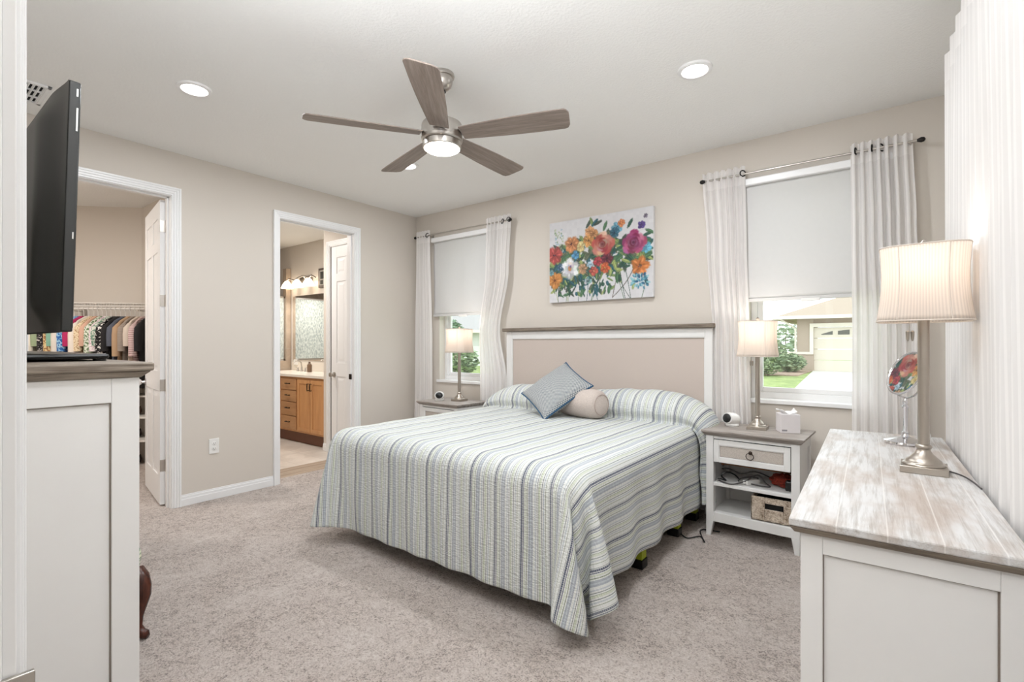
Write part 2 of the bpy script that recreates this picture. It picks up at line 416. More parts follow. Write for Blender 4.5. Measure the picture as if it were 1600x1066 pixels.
# strike plates
sp = MB().box(-.6195, -.6175, .03, .071, .90, .962).box(-.6225, -.6195+.003, .069, .0925, .905, .9635); sp = sp.build('strike_plate', M_nickel, bevel=.001)
tag(sp, 'brushed nickel strike plate on the white door casing at the left picture edge', 'strike plate')
sp = MB().box(LX-.075, LX-.04, B1-.012, B1-.0005, .90, .955).build('strike_plate', M_dark, bevel=.001)
tag(sp, 'dark latch strike plate in the right jamb of the bathroom doorway', 'strike plate')

# ------------------------------------------------------------------ windows, shades, curtains
def window(name, hole, axis='y', base=BY, label=None):
    a0, a1, z0, z1 = hole; w = a1-a0; r = sroot(name, label=label)
    def mk(): return MB()
    def bx(mb, p, q, n0, n1, s, t):
        if axis == 'y': mb.box(p, q, base+n0, base+n1, s, t)
        else: mb.box(base+n0, base+n1, p, q, s, t)
    fr = mk(); f = .04
    for p, q, s, t in ((a0, a0+f, z0, z1), (a1-f, a1, z0, z1), (a0+f, a1-f, z0, z0+.05), (a0+f, a1-f, z1-f, z1)): bx(fr, p, q, .085, .145, s, t)
    fr.build('window_frame', M_trim, r, bevel=.003)
    sa = mk(); g = f+.035; zm = (z0+z1)/2
    for p, q, s, t in ((a0+f, a0+g, z0+.05, z1-f), (a1-g, a1-f, z0+.05, z1-f), (a0+g, a1-g, z0+.05, z0+.085), (a0+g, a1-g, z1-f-.03, z1-f), (a0+g, a1-g, zm-.02, zm+.02)): bx(sa, p, q, .10, .13, s, t)
    sa.build('sash', M_trim, r, bevel=.003)
    gl = mk(); bx(gl, a0+g, a1-g, .114, .117, z0+.085, z1-f-.03); gl.build('pane', M_glass, r)
    sl = mk(); bx(sl, a0-.03, a1+.03, -.02, -.0005, z0-.022, z0+.005); bx(sl, a0+.001, a1-.001, -.0005, .09, z0+.0005, z0+.005); sl.build('window_sill', M_trim, r, bevel=.004)
    ap = mk(); bx(ap, a0, a1, 0, .085, z0, z0+.004)
    return r
window('window_1', W1, label='window beside the left curtain pair, looking onto the lawn')
window('window_2', W2, label='window between the right curtains, looking onto the driveway')
window('window_3', W3, 'x', RX)

def roller(name_loc, x0, x1, zb, label, wrinkle=0):
    t = thing('roller_shade', label, 'window shade', (name_loc, BY, 0), group='roller shades on the back wall')
    w = x1-x0
    def fn(u, v):
        x = x0+.012+(w-.024)*u-name_loc; z = zb+.02+(2.40-zb-.02)*v
        y = -.032+.0015*math.sin(7*u+3*v) + wrinkle*.010*math.sin(u*16+2*math.sin(v*5))*math.exp(-((v-.25)/.35)**2)*(1-u*.6)
        return (x, y, z)
    MB().grid(fn, 40, 30).build('shade_fabric', M_roller, t, smooth=True, solid=.002)
    MB().box(x0-name_loc, x1-name_loc, -.068, 0, 2.395, 2.445).build('cassette', M_trim, t, bevel=.008)
    MB().box(x0+.01-name_loc, x1-.01-name_loc, -.04, -.024, zb, zb+.024).build('bottom_rail', M_roller, t, bevel=.004)
    MB().box(-.055, .055, -.046, -.03, zb-.012, zb+.008).build('pull_tab', M_plastic, t, bevel=.003)
    return t
roller(-3.60, -4.06, -3.14, 1.57, 'off white roller shade half lowered over the window beside the left nightstand, lightly wrinkled', .8)
roller(-.42, -.88, .04, 1.565, 'smooth off white roller shade half lowered over the window behind the right nightstand')

t3 = thing('roller_shade', 'added translucent roller shade dimming the daylight behind the long sheer curtain by the dresser', 'window shade', (RX-.012, 1.85, 0))  # added unseen shade that cuts daylight glare on the long curtain
MB().box(-.030, -.028, -.95, .95, .84, 2.40).build('shade_fabric', shade_mat('daylight dimming roller shade', (232, 231, 229), .25), t3)
MB().box(-.066, -.003, -.96, .96, 2.395, 2.445).build('cassette', M_trim, t3, bevel=.008)
def rod(loc, along, a0, a1, label, z=2.475, group=None):
    t = thing('curtain_rod', label, 'curtain rod', loc, group=group)
    def P(a, n=0, zz=0): return (a, n, zz) if along == 'x' else (n, a, zz)
    MB().tube([P(a0), P(a1)], .0075, 12).build('rod_tube', M_nickel, t, smooth=True)
    MB().tube([P((a0+a1)/2), P((a0+a1)/2+.012)], .009, 12).build('rod_joint', M_nickel, t, smooth=True)
    for a, s in ((a0, -1), (a1, 1)):
        MB().tube([P(a), P(a+s*.012), P(a+s*.02), P(a+s*.034), P(a+s*.04)], [.008, .013, .016, .013, .004], 14).build('finial', M_grommet, t, smooth=True)
    return t
def brackets(t, along, spots, reach):
    for a in spots:
        mb = MB()
        if along == 'x': mb.box(a-.012, a+.012, reach-.005, reach, -.035, .03); mb.tube([(a, reach, 0), (a, 0, -.012), (a, -.008, 0)], .005, 8)
        else: mb.box(reach-.005, reach, a-.012, a+.012, -.035, .03); mb.tube([(reach, a, 0), (0, a, -.012), (-.008, a, 0)], .005, 8)
        mb.build('bracket', M_nickel, t)
r1 = rod((0, BY-.085, 2.475), 'x', -4.27, -2.95, 'thin nickel curtain rod over the left window', group='curtain rods'); brackets(r1, 'x', (-4.09, -3.03), .085)
r2 = rod((0, BY-.085, 2.475), 'x', -1.09, .13, 'thin nickel curtain rod over the right hand window of the bed wall', group='curtain rods'); brackets(r2, 'x', (-.99, .10), .085)
r3 = rod((RX-.105, 0, 2.475), 'y', .7, 2.93, 'curtain rod behind the long sheer curtain by the dresser', group='curtain rods'); brackets(r3, 'y', (.75, 2.90), .105)

def curtain(label, along, base, keys, nf, amp, zt=2.53, zb=.02, ph=0, ring=None, seed=1, loc=(0, 0, 0)):
    """keys: list of (z, a0, a1); folds swing about the base plane"""
    ks = sorted(keys); cx = (ks[0][1]+ks[0][2])/2 if along == 'x' else 0
    if along == 'x': loc = (cx, base, 0); base = 0; keys = ks = [(k[0], k[1]-cx, k[2]-cx) for k in ks]
    t = thing('sheer_curtain', label, 'curtain', loc, group='white sheer curtain panels')
    rnd = random.Random(seed); e1, e2 = rnd.random()*6, rnd.random()*6
    full = max(k[2]-k[1] for k in ks)*1.7
    def ed(z):
        if z <= ks[0][0]: return ks[0][1:]
        for p, q in zip(ks[:-1], ks[1:]):
            if z <= q[0]:
                f = (z-p[0])/(q[0]-p[0]); f = f*f*(3-2*f); return (p[1]+(q[1]-p[1])*f, p[2]+(q[2]-p[2])*f)
        return ks[-1][1:]
    def fn(u, v):
        z = zb+(zt-zb)*v; a0, a1 = ed(z)
        uu = u+.02*math.sin(5*u+e1+v*1.5)
        low = 1-v; am = amp*(1-.35*low)*(1+.25*math.sin(e2+u*9))
        n = am*math.sin(2*PI*nf*uu+ph)+.3*am*math.sin(2*PI*nf*2.3*uu+e1+3*v)*low
        a = a0+(a1-a0)*u + .25*amp*math.sin(4*PI*nf*uu+ph)*(.3+v*.5)
        if v > .97: z += .006*math.cos(2*PI*nf*uu*1+ph)
        return (a, base+n, z) if along == 'x' else (base+n, a, z)
    mb = MB().grid(fn, int(nf*14), 46, lambda u, v: (u*full, zb+(zt-zb)*v))
    mb.build('curtain_fabric', M_sheer, t, smooth=True)
    # dark grommets threaded on the rod; most sit hidden inside the folds
    for u in (ring or ()):
        p = Vector(fn(u, (2.475-zb)/(zt-zb))); q = Vector(fn(u+.01, (2.475-zb)/(zt-zb))); d = (q-p).normalized()
        ring_ = [p+(d*math.cos(b)+Vector((0, 0, 1))*math.sin(b))*.0205 for b in [2*PI*j/24 for j in range(24)]]
        MB().tube(ring_, .0045, 8, closed=True).build('grommet', M_grommet, t, smooth=True)
    return t
CY = BY-.085
curtain('narrow white sheer curtain at the far left, in the corner of the room', 'x', CY, [(0, -4.33, -4.02), (1.2, -4.31, -4.03), (2.53, -4.29, -4.07)], 5, .016, seed=3, ph=.6, ring=(.93,))
curtain('white sheer curtain tucked behind the left end of the headboard', 'x', CY, [(0, -3.31, -2.95), (.9, -3.32, -2.98), (1.4, -3.33, -3.07), (2.0, -3.25, -2.96), (2.53, -3.24, -2.93)], 6, .016, seed=5, ph=1.5, ring=(.72, .97))
curtain('white sheer curtain hanging just right of the headboard', 'x', CY, [(0, -1.03, -.76), (1.3, -1.04, -.79), (2.0, -1.08, -.81), (2.53, -1.11, -.82)], 6, .016, seed=7, ph=.2, ring=(.97,))
curtain('wide white sheer curtain between the right window and the room corner', 'x', CY, [(0, -.19, .19), (1.3, -.19, .17), (2.0, -.195, .13), (2.53, -.20, .11)], 7, .016, seed=9, ph=2.6, ring=(.10, .36, .52))
curtain('long white sheer curtain beside the wide whitewashed dresser', 'y', 0, [(0, .75, 2.94), (2.53, .75, 2.93)], 15, .015, seed=11, ph=.4, loc=(.285, 0, 0)).rotation_euler = (0, 0, R(1.6))
# ------------------------------------------------------------------ bed
def stripes():
    a = N('striped seersucker bedspread'); uv = a.n('ShaderNodeUVMap'); sep = a.n('ShaderNodeSeparateXYZ'); a.L(uv.outputs[0], sep.inputs[0])
    u = sep.outputs[0]; f = a.math('FRACT', a.math('DIVIDE', a.math('ADD', u, 20.0), .158))
    w, pg, pb, gb, nv, gr, gn = [lin(c) for c in ((218, 220, 217), (200, 206, 188), (184, 191, 197), (160, 167, 177), (24, 42, 82), (82, 94, 96), (98, 116, 76))]
    st = [(0, w), (.045, gr), (.058, w), (.075, nv), (.135, w), (.155, nv), (.182, w), (.205, pg), (.25, w), (.285, gn), (.305, w), (.34, gb), (.40, pb), (.44, gb), (.49, w), (.56, pb), (.595, w), (.635, gr), (.655, w), (.69, gn), (.702, pg), (.76, w), (.80, gr), (.818, w), (.855, pb), (.89, w), (.93, gn), (.948, w)]
    col = a.ramp(f, st, 'CONSTANT')
    B0_, B1_ = (0, 0, 0, 1), (1, 1, 1, 1)
    line = a.ramp(f, [(0, B0_), (.075, B1_), (.135, B0_), (.155, B1_), (.182, B0_), (.285, B1_), (.305, B0_), (.635, B1_), (.655, B0_), (.69, B1_), (.702, B0_), (.93, B1_), (.948, B0_)], 'CONSTANT')
    stitch = a.math('LESS_THAN', a.math('FRACT', a.math('DIVIDE', sep.outputs[1], .0085)), .38)
    col = a.mix(a.math('MULTIPLY', a.math('MULTIPLY', line, stitch), .3), col, w)
    # every second repeat carries a paler line
    f2 = a.math('FRACT', a.math('DIVIDE', a.math('ADD', u, 20.0), .316)); m2 = a.math('GREATER_THAN', f2, .5)
    col = a.mix(a.math('MULTIPLY', m2, .15), col, w)
    mp = a.n('ShaderNodeMapping'); a.L(uv.outputs[0], mp.inputs[0]); mp.inputs['Scale'].default_value = (38, 110, 1)
    n = a.noise(mp.outputs[0], 1.0, 3, .55, .4)
    mp2 = a.n('ShaderNodeMapping'); a.L(uv.outputs[0], mp2.inputs[0]); mp2.inputs['Scale'].default_value = (150, 420, 1)
    n2 = a.noise(mp2.outputs[0], 1.0, 2, .5)
    dash = a.ramp(n2, [(.42, (0, 0, 0, 1)), (.5, (1, 1, 1, 1))])
    col = a.mix(a.math('MULTIPLY', dash, .18), col, w)
    a.set(col, .92); a.bump(n, .9, .008); return a.m
M_spread = stripes()
MX0, MX1, MY0, MZ = -2.93, -1.04, 1.83, .69
bed = thing('bed', 'king size bed with an oatmeal upholstered white framed headboard under a striped bedspread', 'bed', (-1.985, 2.8, 0))
bx, by = -1.985, 2.8
MB().box(MX0+.02-bx, MX1-.02-bx, MY0+.02-by, 3.76-by, .40, MZ-.012).build('mattress', plain('white mattress ticking', (232, 230, 225), .9), bed, bevel=.05)
MB().box(MX0+.05-bx, MX1-.06-bx, MY0+.05-by, 3.74-by, .20, .40).build('bed_base', M_black, bed, bevel=.01)
M_tape = plain('lime green tape', (176, 190, 40), .6)
for px_ in (-2.80, -1.985, -1.13):
    for py_ in (2.05, 2.66, 3.25, 3.62):
        l = MB().box(px_-.03-bx, px_+.03-bx, py_-.03-by, py_+.03-by, .05, .21).box(px_-.038-bx, px_+.038-bx, py_-.038-by, py_+.038-by, 0, .05).build('leg', M_black, bed, bevel=.004)
        if px_ > -1.2: MB().box(px_-.0315-bx, px_+.0315-bx, py_-.0315-by, py_+.0315-by, .052, .13).build('tape_band', M_tape, l, label='lime green tape band')
HY = 3.785
hb = MB()
for p, q, s, t in ((-2.965, -2.90, 0, 1.385), (-1.09, -1.035, 0, 1.385), (-2.90, -1.09, 1.318, 1.385), (-2.90, -1.09, .42, .52)): hb.box(p-bx, q-bx, HY-by, HY+.06-by, s, t)
hbo = hb.build('headboard', M_white, bed, bevel=.004)
MB().box(-2.905-bx, -1.085-bx, HY+.012-by, HY+.05-by, .45, 1.32).build('upholstered_panel', M_headfab, hbo, bevel=.006, label='oatmeal linen panel')
tr = MB()
for p, q, s, t in ((-2.903, -2.893, .52, 1.321), (-1.097, -1.087, .52, 1.321), (-2.9, -1.09, 1.311, 1.321)): tr.box(p-bx, q-bx, HY+.002-by, HY+.03-by, s, t)
tr.build('panel_bead', M_white, hbo, bevel=.003)
MB().box(-3.0-bx, -1.015-bx, HY-.03-by, HY+.07-by, 1.385, 1.417).build('headboard_cap', M_edge, hbo, bevel=.006, label='weathered grey cap board')

# the bedspread: a sheet with rounded foot corners, let fall over the mattress by the cloth solver
NU, NV = 101, 75
def rest_point(i, j):
    x = u0+(u1-u0)*i/(NU-1); y = v0+(v1-v0)*j/(NV-1)
    Rr = .45 if x < (u0+u1)/2 else .29
    cx = u0+Rr if x < u0+Rr else (u1-Rr if x > u1-Rr else None)
    if cx is not None and y < v0+Rr:
        a = (x-cx)/Rr; b = (y-v0-Rr)/Rr; x = cx+Rr*a*math.sqrt(1-b*b/2); y = v0+Rr+Rr*b*math.sqrt(1-a*a/2)
    return x, y
def drape():
    pts = [rest_point(i, j) for j in range(NV) for i in range(NU)]
    me = bpy.data.meshes.new('sheet')
    me.from_pydata([(x, y, MZ+.012+.004*math.sin(x*9+1.3*y)*math.sin(y*7+x)) for x, y in pts], [], [(j*NU+i, j*NU+i+1, (j+1)*NU+i+1, (j+1)*NU+i) for j in range(NV-1) for i in range(NU-1)])
    sheet = bpy.data.objects.new('sheet', me); COL.objects.link(sheet)
    vg = sheet.vertex_groups.new(name='pin')
    vg.add([k for k, p in enumerate(pts) if p[1] > 3.3 and MX0+.05 < p[0] < MX1-.05], 1.0, 'REPLACE')
    bm = bmesh.new(); bmesh.ops.create_cube(bm, size=1)
    for v in bm.verts: v.co = ((MX0+MX1)/2+v.co.x*(MX1-MX0-.03), MY0+.01+(v.co.y+.5)*2.0, .12+(v.co.z+.5)*(MZ-.12))
    bmesh.ops.bevel(bm, geom=bm.edges[:], offset=.085, segments=6, affect='EDGES', profile=.5)
    bmesh.ops.subdivide_edges(bm, edges=[e for e in bm.edges if e.calc_length() > .3], cuts=10, use_grid_fill=True)
    cm = bpy.data.meshes.new('form'); bm.to_mesh(cm); bm.free(); form = bpy.data.objects.new('form', cm); COL.objects.link(form)
    fm = bpy.data.meshes.new('ground'); fm.from_pydata([(-5, 0, .005), (1, 0, .005), (1, 4, .005), (-5, 4, .005)], [], [(0, 1, 2, 3)]); gr_ = bpy.data.objects.new('ground', fm); COL.objects.link(gr_)
    for o_, th_, fr_ in ((form, .008, 15), (gr_, .01, 30)):
        o_.modifiers.new('collision', 'COLLISION'); o_.collision.thickness_outer = th_; o_.collision.cloth_friction = fr_
    m = sheet.modifiers.new('cloth', 'CLOTH'); s = m.settings
    s.quality = 8; s.mass = .5; s.tension_stiffness = 40; s.compression_stiffness = 40; s.shear_stiffness = 8; s.bending_stiffness = 2.2
    s.tension_damping = 8; s.compression_damping = 8; s.shear_damping = 5; s.bending_damping = .8; s.air_damping = 2; s.vertex_group_mass = 'pin'
    m.collision_settings.collision_quality = 3; m.collision_settings.distance_min = .008
    m.collision_settings.use_self_collision = True; m.collision_settings.self_distance_min = .01
    m.point_cache.frame_end = 90
    for k in range(1, 71): SC.frame_set(k)
    ev = sheet.evaluated_get(bpy.context.evaluated_depsgraph_get()).to_mesh()
    out = np.array([v.co[:] for v in ev.vertices]).reshape(NV, NU, 3)
    SC.frame_set(1)
    for o_ in (sheet, form, gr_):
        d_ = o_.data; bpy.data.objects.remove(o_); bpy.data.meshes.remove(d_)
    return out
dR, dL, dF = .51, .48, .56; u0, u1, v0, v1 = MX0-dL, MX1+dR, MY0-dF, 3.58
P = drape()
mb = MB()
SX, SY = -1.985, 2.6
for j in range(NV):
    for i in range(NU):
        x, y = rest_point(i, j)
        p = P[j, i]; low = max(0, min(1, (.62-p[2])/.4))
        wv = .006*low*math.sin(x*26+math.sin(y*4)*2) if p[1] < MY0 else .017*low*math.sin(y*17+1.1+math.sin(x*3))
        ox = wv if p[0] > MX1-.005 else (-wv if p[0] < MX0+.005 else 0); oy = -wv if p[1] < MY0 and abs(ox) == 0 else 0
        z = p[2]+.0022*math.sin(x*21+y*5)*math.sin(y*17) if p[2] > .68 else p[2]
        X_, Y_ = p[0]+ox, p[1]+oy
        if X_ < MX0: X_ = MX0+(X_-MX0)*.5
        if Y_ < MY0-.03: Y_ = MY0-.03+(Y_-MY0+.03)*.8
        mb.v.append((X_-SX, Y_-SY, z+.002)); mb.uv[len(mb.v)-1] = (x, y)
for j in range(NV-1):
    for i in range(NU-1):
        a = j*NU+i; mb.f.append((a, a+1, a+NU+1, a+NU)); mb.mi.append(0)
spread = thing('bedspread', 'pale striped seersucker bedspread in white, sage and slate blue draped over the king bed', 'bedspread', (SX, SY, 0))
mb.build('bedspread_fabric', M_spread, spread, smooth=True, subsurf=1, solid=.006)
# hem cord along foot and sides
# pillow section: the bedspread drawn over the bed pillows
def pillow_fold():
    # outer (top of pillow) and inner (mattress) guide curves in x-z, parametrised by cloth coordinate
    keys = [  # uX, outer x,z, inner x,z
        (-3.50, -3.035, .20, -2.962, .20), (-3.25, -3.05, .44, -2.965, .44), (-3.08, -3.035, .60, -2.96, .58), (-2.97, -2.975, .755, -2.925, .685),
        (-2.88, -2.88, .83, -2.86, .70), (-2.72, -2.72, .895, -2.72, .703), (-2.45, -2.45, .915, -2.45, .703), (-1.985, -1.985, .885, -1.985, .703),
        (-1.60, -1.60, .915, -1.60, .703), (-1.35, -1.34, .92, -1.35, .703), (-1.15, -1.14, .89, -1.16, .70), (-1.02, -1.00, .80, -1.06, .69),
        (-.90, -.945, .67, -1.015, .62), (-.74, -.935, .50, -1.005, .48), (-.58, -.94, .33, -1.005, .33), (-.42, -.945, .165, -1.005, .17)]
    ks = np.array(keys)
    def cr(u):
        out = []
        for c in range(1, 5):
            out.append(float(np.interp(u, ks[:, 0], ks[:, c])))
        return out
    def sm(u):
        acc = np.zeros(4)
        for d in (-.05, -.025, 0, .025, .05): acc += np.array(cr(u+d))
        return acc/5
    prof = [(0, -.02), (.015, .10), (.0, .35), (.02, .62), (.07, .86), (.14, .98), (.21, 1.0), (.28, .93), (.33, .80), (.36, .62)]
    pr_ = np.array(prof); ss = np.linspace(0, 1, len(prof))
    ua, ub = -3.50, -.42; L = ub-ua
    def fn(u, v):
        U = ua+L*u; ox, oz, ix, iz = sm(U)
        dy = float(np.interp(v, ss, pr_[:, 0])); h = float(np.interp(v, ss, pr_[:, 1]))
        drop = max(0, min(1, (.68-oz)/.3))
        w = .010*math.sin(U*31+v*3)+.007*math.sin(U*17+1+v*6)
        h2 = h+w*1.2+ drop*.18*math.sin(v*13+oz*9)
        y = 3.405+dy*(1-drop*.05)+.012*math.sin(U*6)+.006*math.sin(U*22)*(1-v)
        return (ix+(ox-ix)*h2-SX, y-SY, iz+(oz-iz)*h2)
    return MB().grid(fn, 170, 27, lambda u, v: (ua+L*u, 3.42+.55*v))
pillow_fold().build('pillow_fold', M_spread, spread, smooth=True, subsurf=1, solid=.006, label='part of the bedspread folded over the bed pillows')

# ------------------------------------------------------------------ cushions
def check_mat():
    a = N('slate houndstooth fabric'); uv = a.n('ShaderNodeUVMap'); mp = a.n('ShaderNodeMapping'); a.L(uv.outputs[0], mp.inputs[0]); mp.inputs['Scale'].default_value = (1, 1, 1)
    c = a.n('ShaderNodeTexChecker'); a.L(mp.outputs[0], c.inputs[0]); c.inputs['Scale'].default_value = 58; c.inputs[1].default_value = lin((192, 193, 190)); c.inputs[2].default_value = lin((100, 108, 117))
    a.set(c.outputs[0], .9); a.bump(a.noise(mp.outputs[0], 300, 2), .2, .001); return a.m
rv = Vector((.794, .608, 0)); bv = Vector((.608, -.794, 0)); uz = Vector((0, 0, 1))
e1 = (.81*rv+.55*uz-.105*bv).normalized(); e2 = (.35*rv-.36*uz+.87*bv); e2 = (e2-e1*e2.dot(e1)).normalized(); e3 = e1.cross(e2)
Mc = Matrix((e1, e2, e3)).transposed().to_4x4(); Mc.translation = Vector((-2.075, 3.275, .905))
cu = thing('throw_cushion', 'square slate houndstooth cushion with blue piping standing on one corner against the pillows', 'cushion', (-2.05, 3.15, .70))
Mi = Matrix.Translation((2.05, -3.15, -.70)) @ Mc
A = .225
def cush(sgn):
    def fn(u, v):
        x, y = 2*u-1, 2*v-1
        k = max(0, (1-x*x))**.42*max(0, (1-y*y))**.42
        pin = 1-.07*(1-abs(x)**3)*abs(y)**2; pin2 = 1-.07*(1-abs(y)**3)*abs(x)**2
        th = .072*k+.003*math.sin(x*9+y*4)*k
        return Mi @ Vector((A*x*pin2, A*y*pin, sgn*th))
    return fn
mb = MB().grid(cush(1), 32, 32, lambda u, v: (u, v)); mb.grid(cush(-1), 32, 32, lambda u, v: (u, v))
mb.build('cushion_cover', check_mat(), cu, smooth=True)
edge = []
for k in range(4):
    for i in range(16):
        s = -1+2*i/16; x, y = [(s, -1), (1, s), (-s, 1), (-1, -s)][k]
        pin = 1-.07*(1-abs(x)**3)*abs(y)**2; pin2 = 1-.07*(1-abs(y)**3)*abs(x)**2
        edge.append(Mi @ Vector((A*x*pin2, A*y*pin, 0)))
MB().tube(edge, .0065, 6, closed=True).build('piping', plain('blue piping', (44, 84, 116), .8), cu, smooth=True, label='blue piping')
bo = thing('bolster_cushion', 'small round ended taupe bolster half hidden behind the houndstooth cushion', 'cushion', (-1.86, 3.31, .705))
Mb = Tm(0, .0, .112, 0, PI/2, R(-14))
MB().lathe([(.0, -.2), (.055, -.198), (.085, -.19), (.103, -.165), (.110, -.12), (.112, 0), (.110, .12), (.103, .165), (.085, .19), (.055, .198), (0, .2)], 36, Mb, caps=False).build('cushion_cover', cloth_mat('taupe ribbed fabric', (206, 194, 186), rgb2=(180, 168, 160), weave=260), bo, smooth=True)
MB().tube([Mb @ Vector((.075*math.cos(q), .075*math.sin(q), .194)) for q in [2*PI*i/28 for i in range(28)]], .0035, 6, closed=True).build('piping', plain('taupe piping', (176, 160, 150), .8), bo, smooth=True)

# ------------------------------------------------------------------ nightstands
M_draw = cloth_mat('beige linen drawer inlay', (202, 193, 184), rgb2=(172, 163, 154), weave=500)
def nightstand(label, loc, rz=0):
    t = thing('nightstand', label, 'nightstand', loc, rz, group='matching nightstands on either side of the bed')
    w, d, h = .545, .40, .696; x0, x1, y0, y1 = -w/2, w/2, -d/2, d/2
    top = MB(); e = .026
    top.frustum((x0-.006, x1+.006, y0-.006, y1, h-.034), (x0-e, x1+e, y0-e, y1+.004, h-.012)); top.box(x0-e, x1+e, y0-e, y1+.004, h-.012, h)
    top.build('top', M_topwoodx, t, bevel=.002, label='whitewashed grey wooden top')
    b = MB(); s = .046
    b.box(x0+.012, x0+.026, y0+s, y1-s, .095, h-.034); b.box(x1-.026, x1-.012, y0+s, y1-s, .095, h-.034)
    b.box(x0+.02, x1-.02, y1-.014, y1-.006, .10, h-.034)
    b.box(x0+s, x1-s, y0+.006, y0+.02, h-.055, h-.034)
    for sx in (x0, x1-.022): b.box(sx, sx+.022, y0+.04, y1-.04, .095, .155); b.box(sx, sx+.022, y0+.04, y1-.04, h-.09, h-.034)
    b.build('cabinet_body', M_white, t, bevel=.002)
    MB().box(x0+s-.01, x1-s+.01, y0+.004, y0+.022, .095, .155).build('bottom_rail', M_white, t, bevel=.002)
    for sx in (-1, 1):
        for sy in (-1, 1):
            X0, X1 = (x0, x0+s) if sx < 0 else (x1-s, x1); Y0, Y1 = (y0, y0+s) if sy < 0 else (y1-s, y1)
            tx0, tx1 = (X0, X1-.018) if sx < 0 else (X0+.018, X1); ty0, ty1 = (Y0, Y1-.018) if sy < 0 else (Y0+.018, Y1)
            l = MB(); l.box(X0, X1, Y0, Y1, .095, h-.034); l.frustum((tx0, tx1, ty0, ty1, 0), (X0, X1, Y0, Y1, .095)); l.build('leg', M_white, t, bevel=.002)
    MB().box(x0+.024, x1-.024, y0+.012, y1-.014, .33, .352).build('shelf', M_white, t, bevel=.002)
    MB().box(x0+.024, x1-.024, y0+.02, y1-.014, .14, .154).build('shelf', M_white, t, bevel=.002)
    g = MB(); dx0, dx1, dz0, dz1 = x0+s+.003, x1-s-.003, .490, .636
    MB().box(x0+s-.002, x1-s+.002, y0+.012, y0+.02, dz0-.006, dz1+.006).build('drawer_gap', M_blackhole, t)
    dr = MB()
    fw = .032
    for p, q, a, c in ((dx0, dx0+fw, dz0, dz1), (dx1-fw, dx1, dz0, dz1), (dx0+fw, dx1-fw, dz0, dz0+fw), (dx0+fw, dx1-fw, dz1-fw, dz1)): dr.box(p, q, y0-.004, y0+.012, a, c)
    dr.box(dx0+fw, dx1-fw, y0+.004, y1-.05, dz0+.01, dz1-.02)
    for p, q, a, c in ((dx0+fw, dx0+fw+.006, dz0+fw, dz1-fw), (dx1-fw-.006, dx1-fw, dz0+fw, dz1-fw), (dx0+fw, dx1-fw, dz0+fw, dz0+fw+.006), (dx0+fw, dx1-fw, dz1-fw-.006, dz1-fw)): dr.box(p, q, y0-.001, y0+.006, a, c)
    dro = dr.build('drawer', M_white, t, bevel=.0018)
    gr = MB()
    for p, q, a, c in ((dx0+fw+.006, dx0+fw+.0085, dz0+fw+.006, dz1-fw-.006), (dx1-fw-.0085, dx1-fw-.006, dz0+fw+.006, dz1-fw-.006), (dx0+fw+.006, dx1-fw-.006, dz0+fw+.006, dz0+fw+.0085), (dx0+fw+.006, dx1-fw-.006, dz1-fw-.0085, dz1-fw-.006)): gr.box(p, q, y0+.0006, y0+.004, a, c)
    gr.build('drawer_inlay_edge', M_groove, dro)
    MB().box(dx0+fw+.008, dx1-fw-.008, y0+.001, y0+.005, dz0+fw+.008, dz1-fw-.008).build('drawer_inlay', M_draw, dro, label='beige linen drawer inlay')
    cz = (dz0+dz1)/2+.014
    pl = MB().lathe([(.011, 0), (.011, .004), (.006, .008), (.006, .016), (.008, .02), (.004, .024)], 16, Tm(0, y0+.001, cz, PI/2)); pl.tube([(.022*math.sin(q), y0-.016-.004*math.cos(q), cz-.021-.022*math.cos(q)*-1-.0) for q in [2*PI*i/26 for i in range(26)]], .0022, 7, closed=True)
    pl.build('ring_pull', M_dark, dro, smooth=True, label='dark bronze ring pull')
    return t
ns_r = nightstand('white nightstand right of the bed, with cables and a woven basket on its open shelves', (-.6875, 3.575, 0), R(-2))
ns_l = nightstand('white nightstand left of the bed, mostly hidden by the bedspread, in the room corner', (-3.47, 3.56, 0), R(-3))

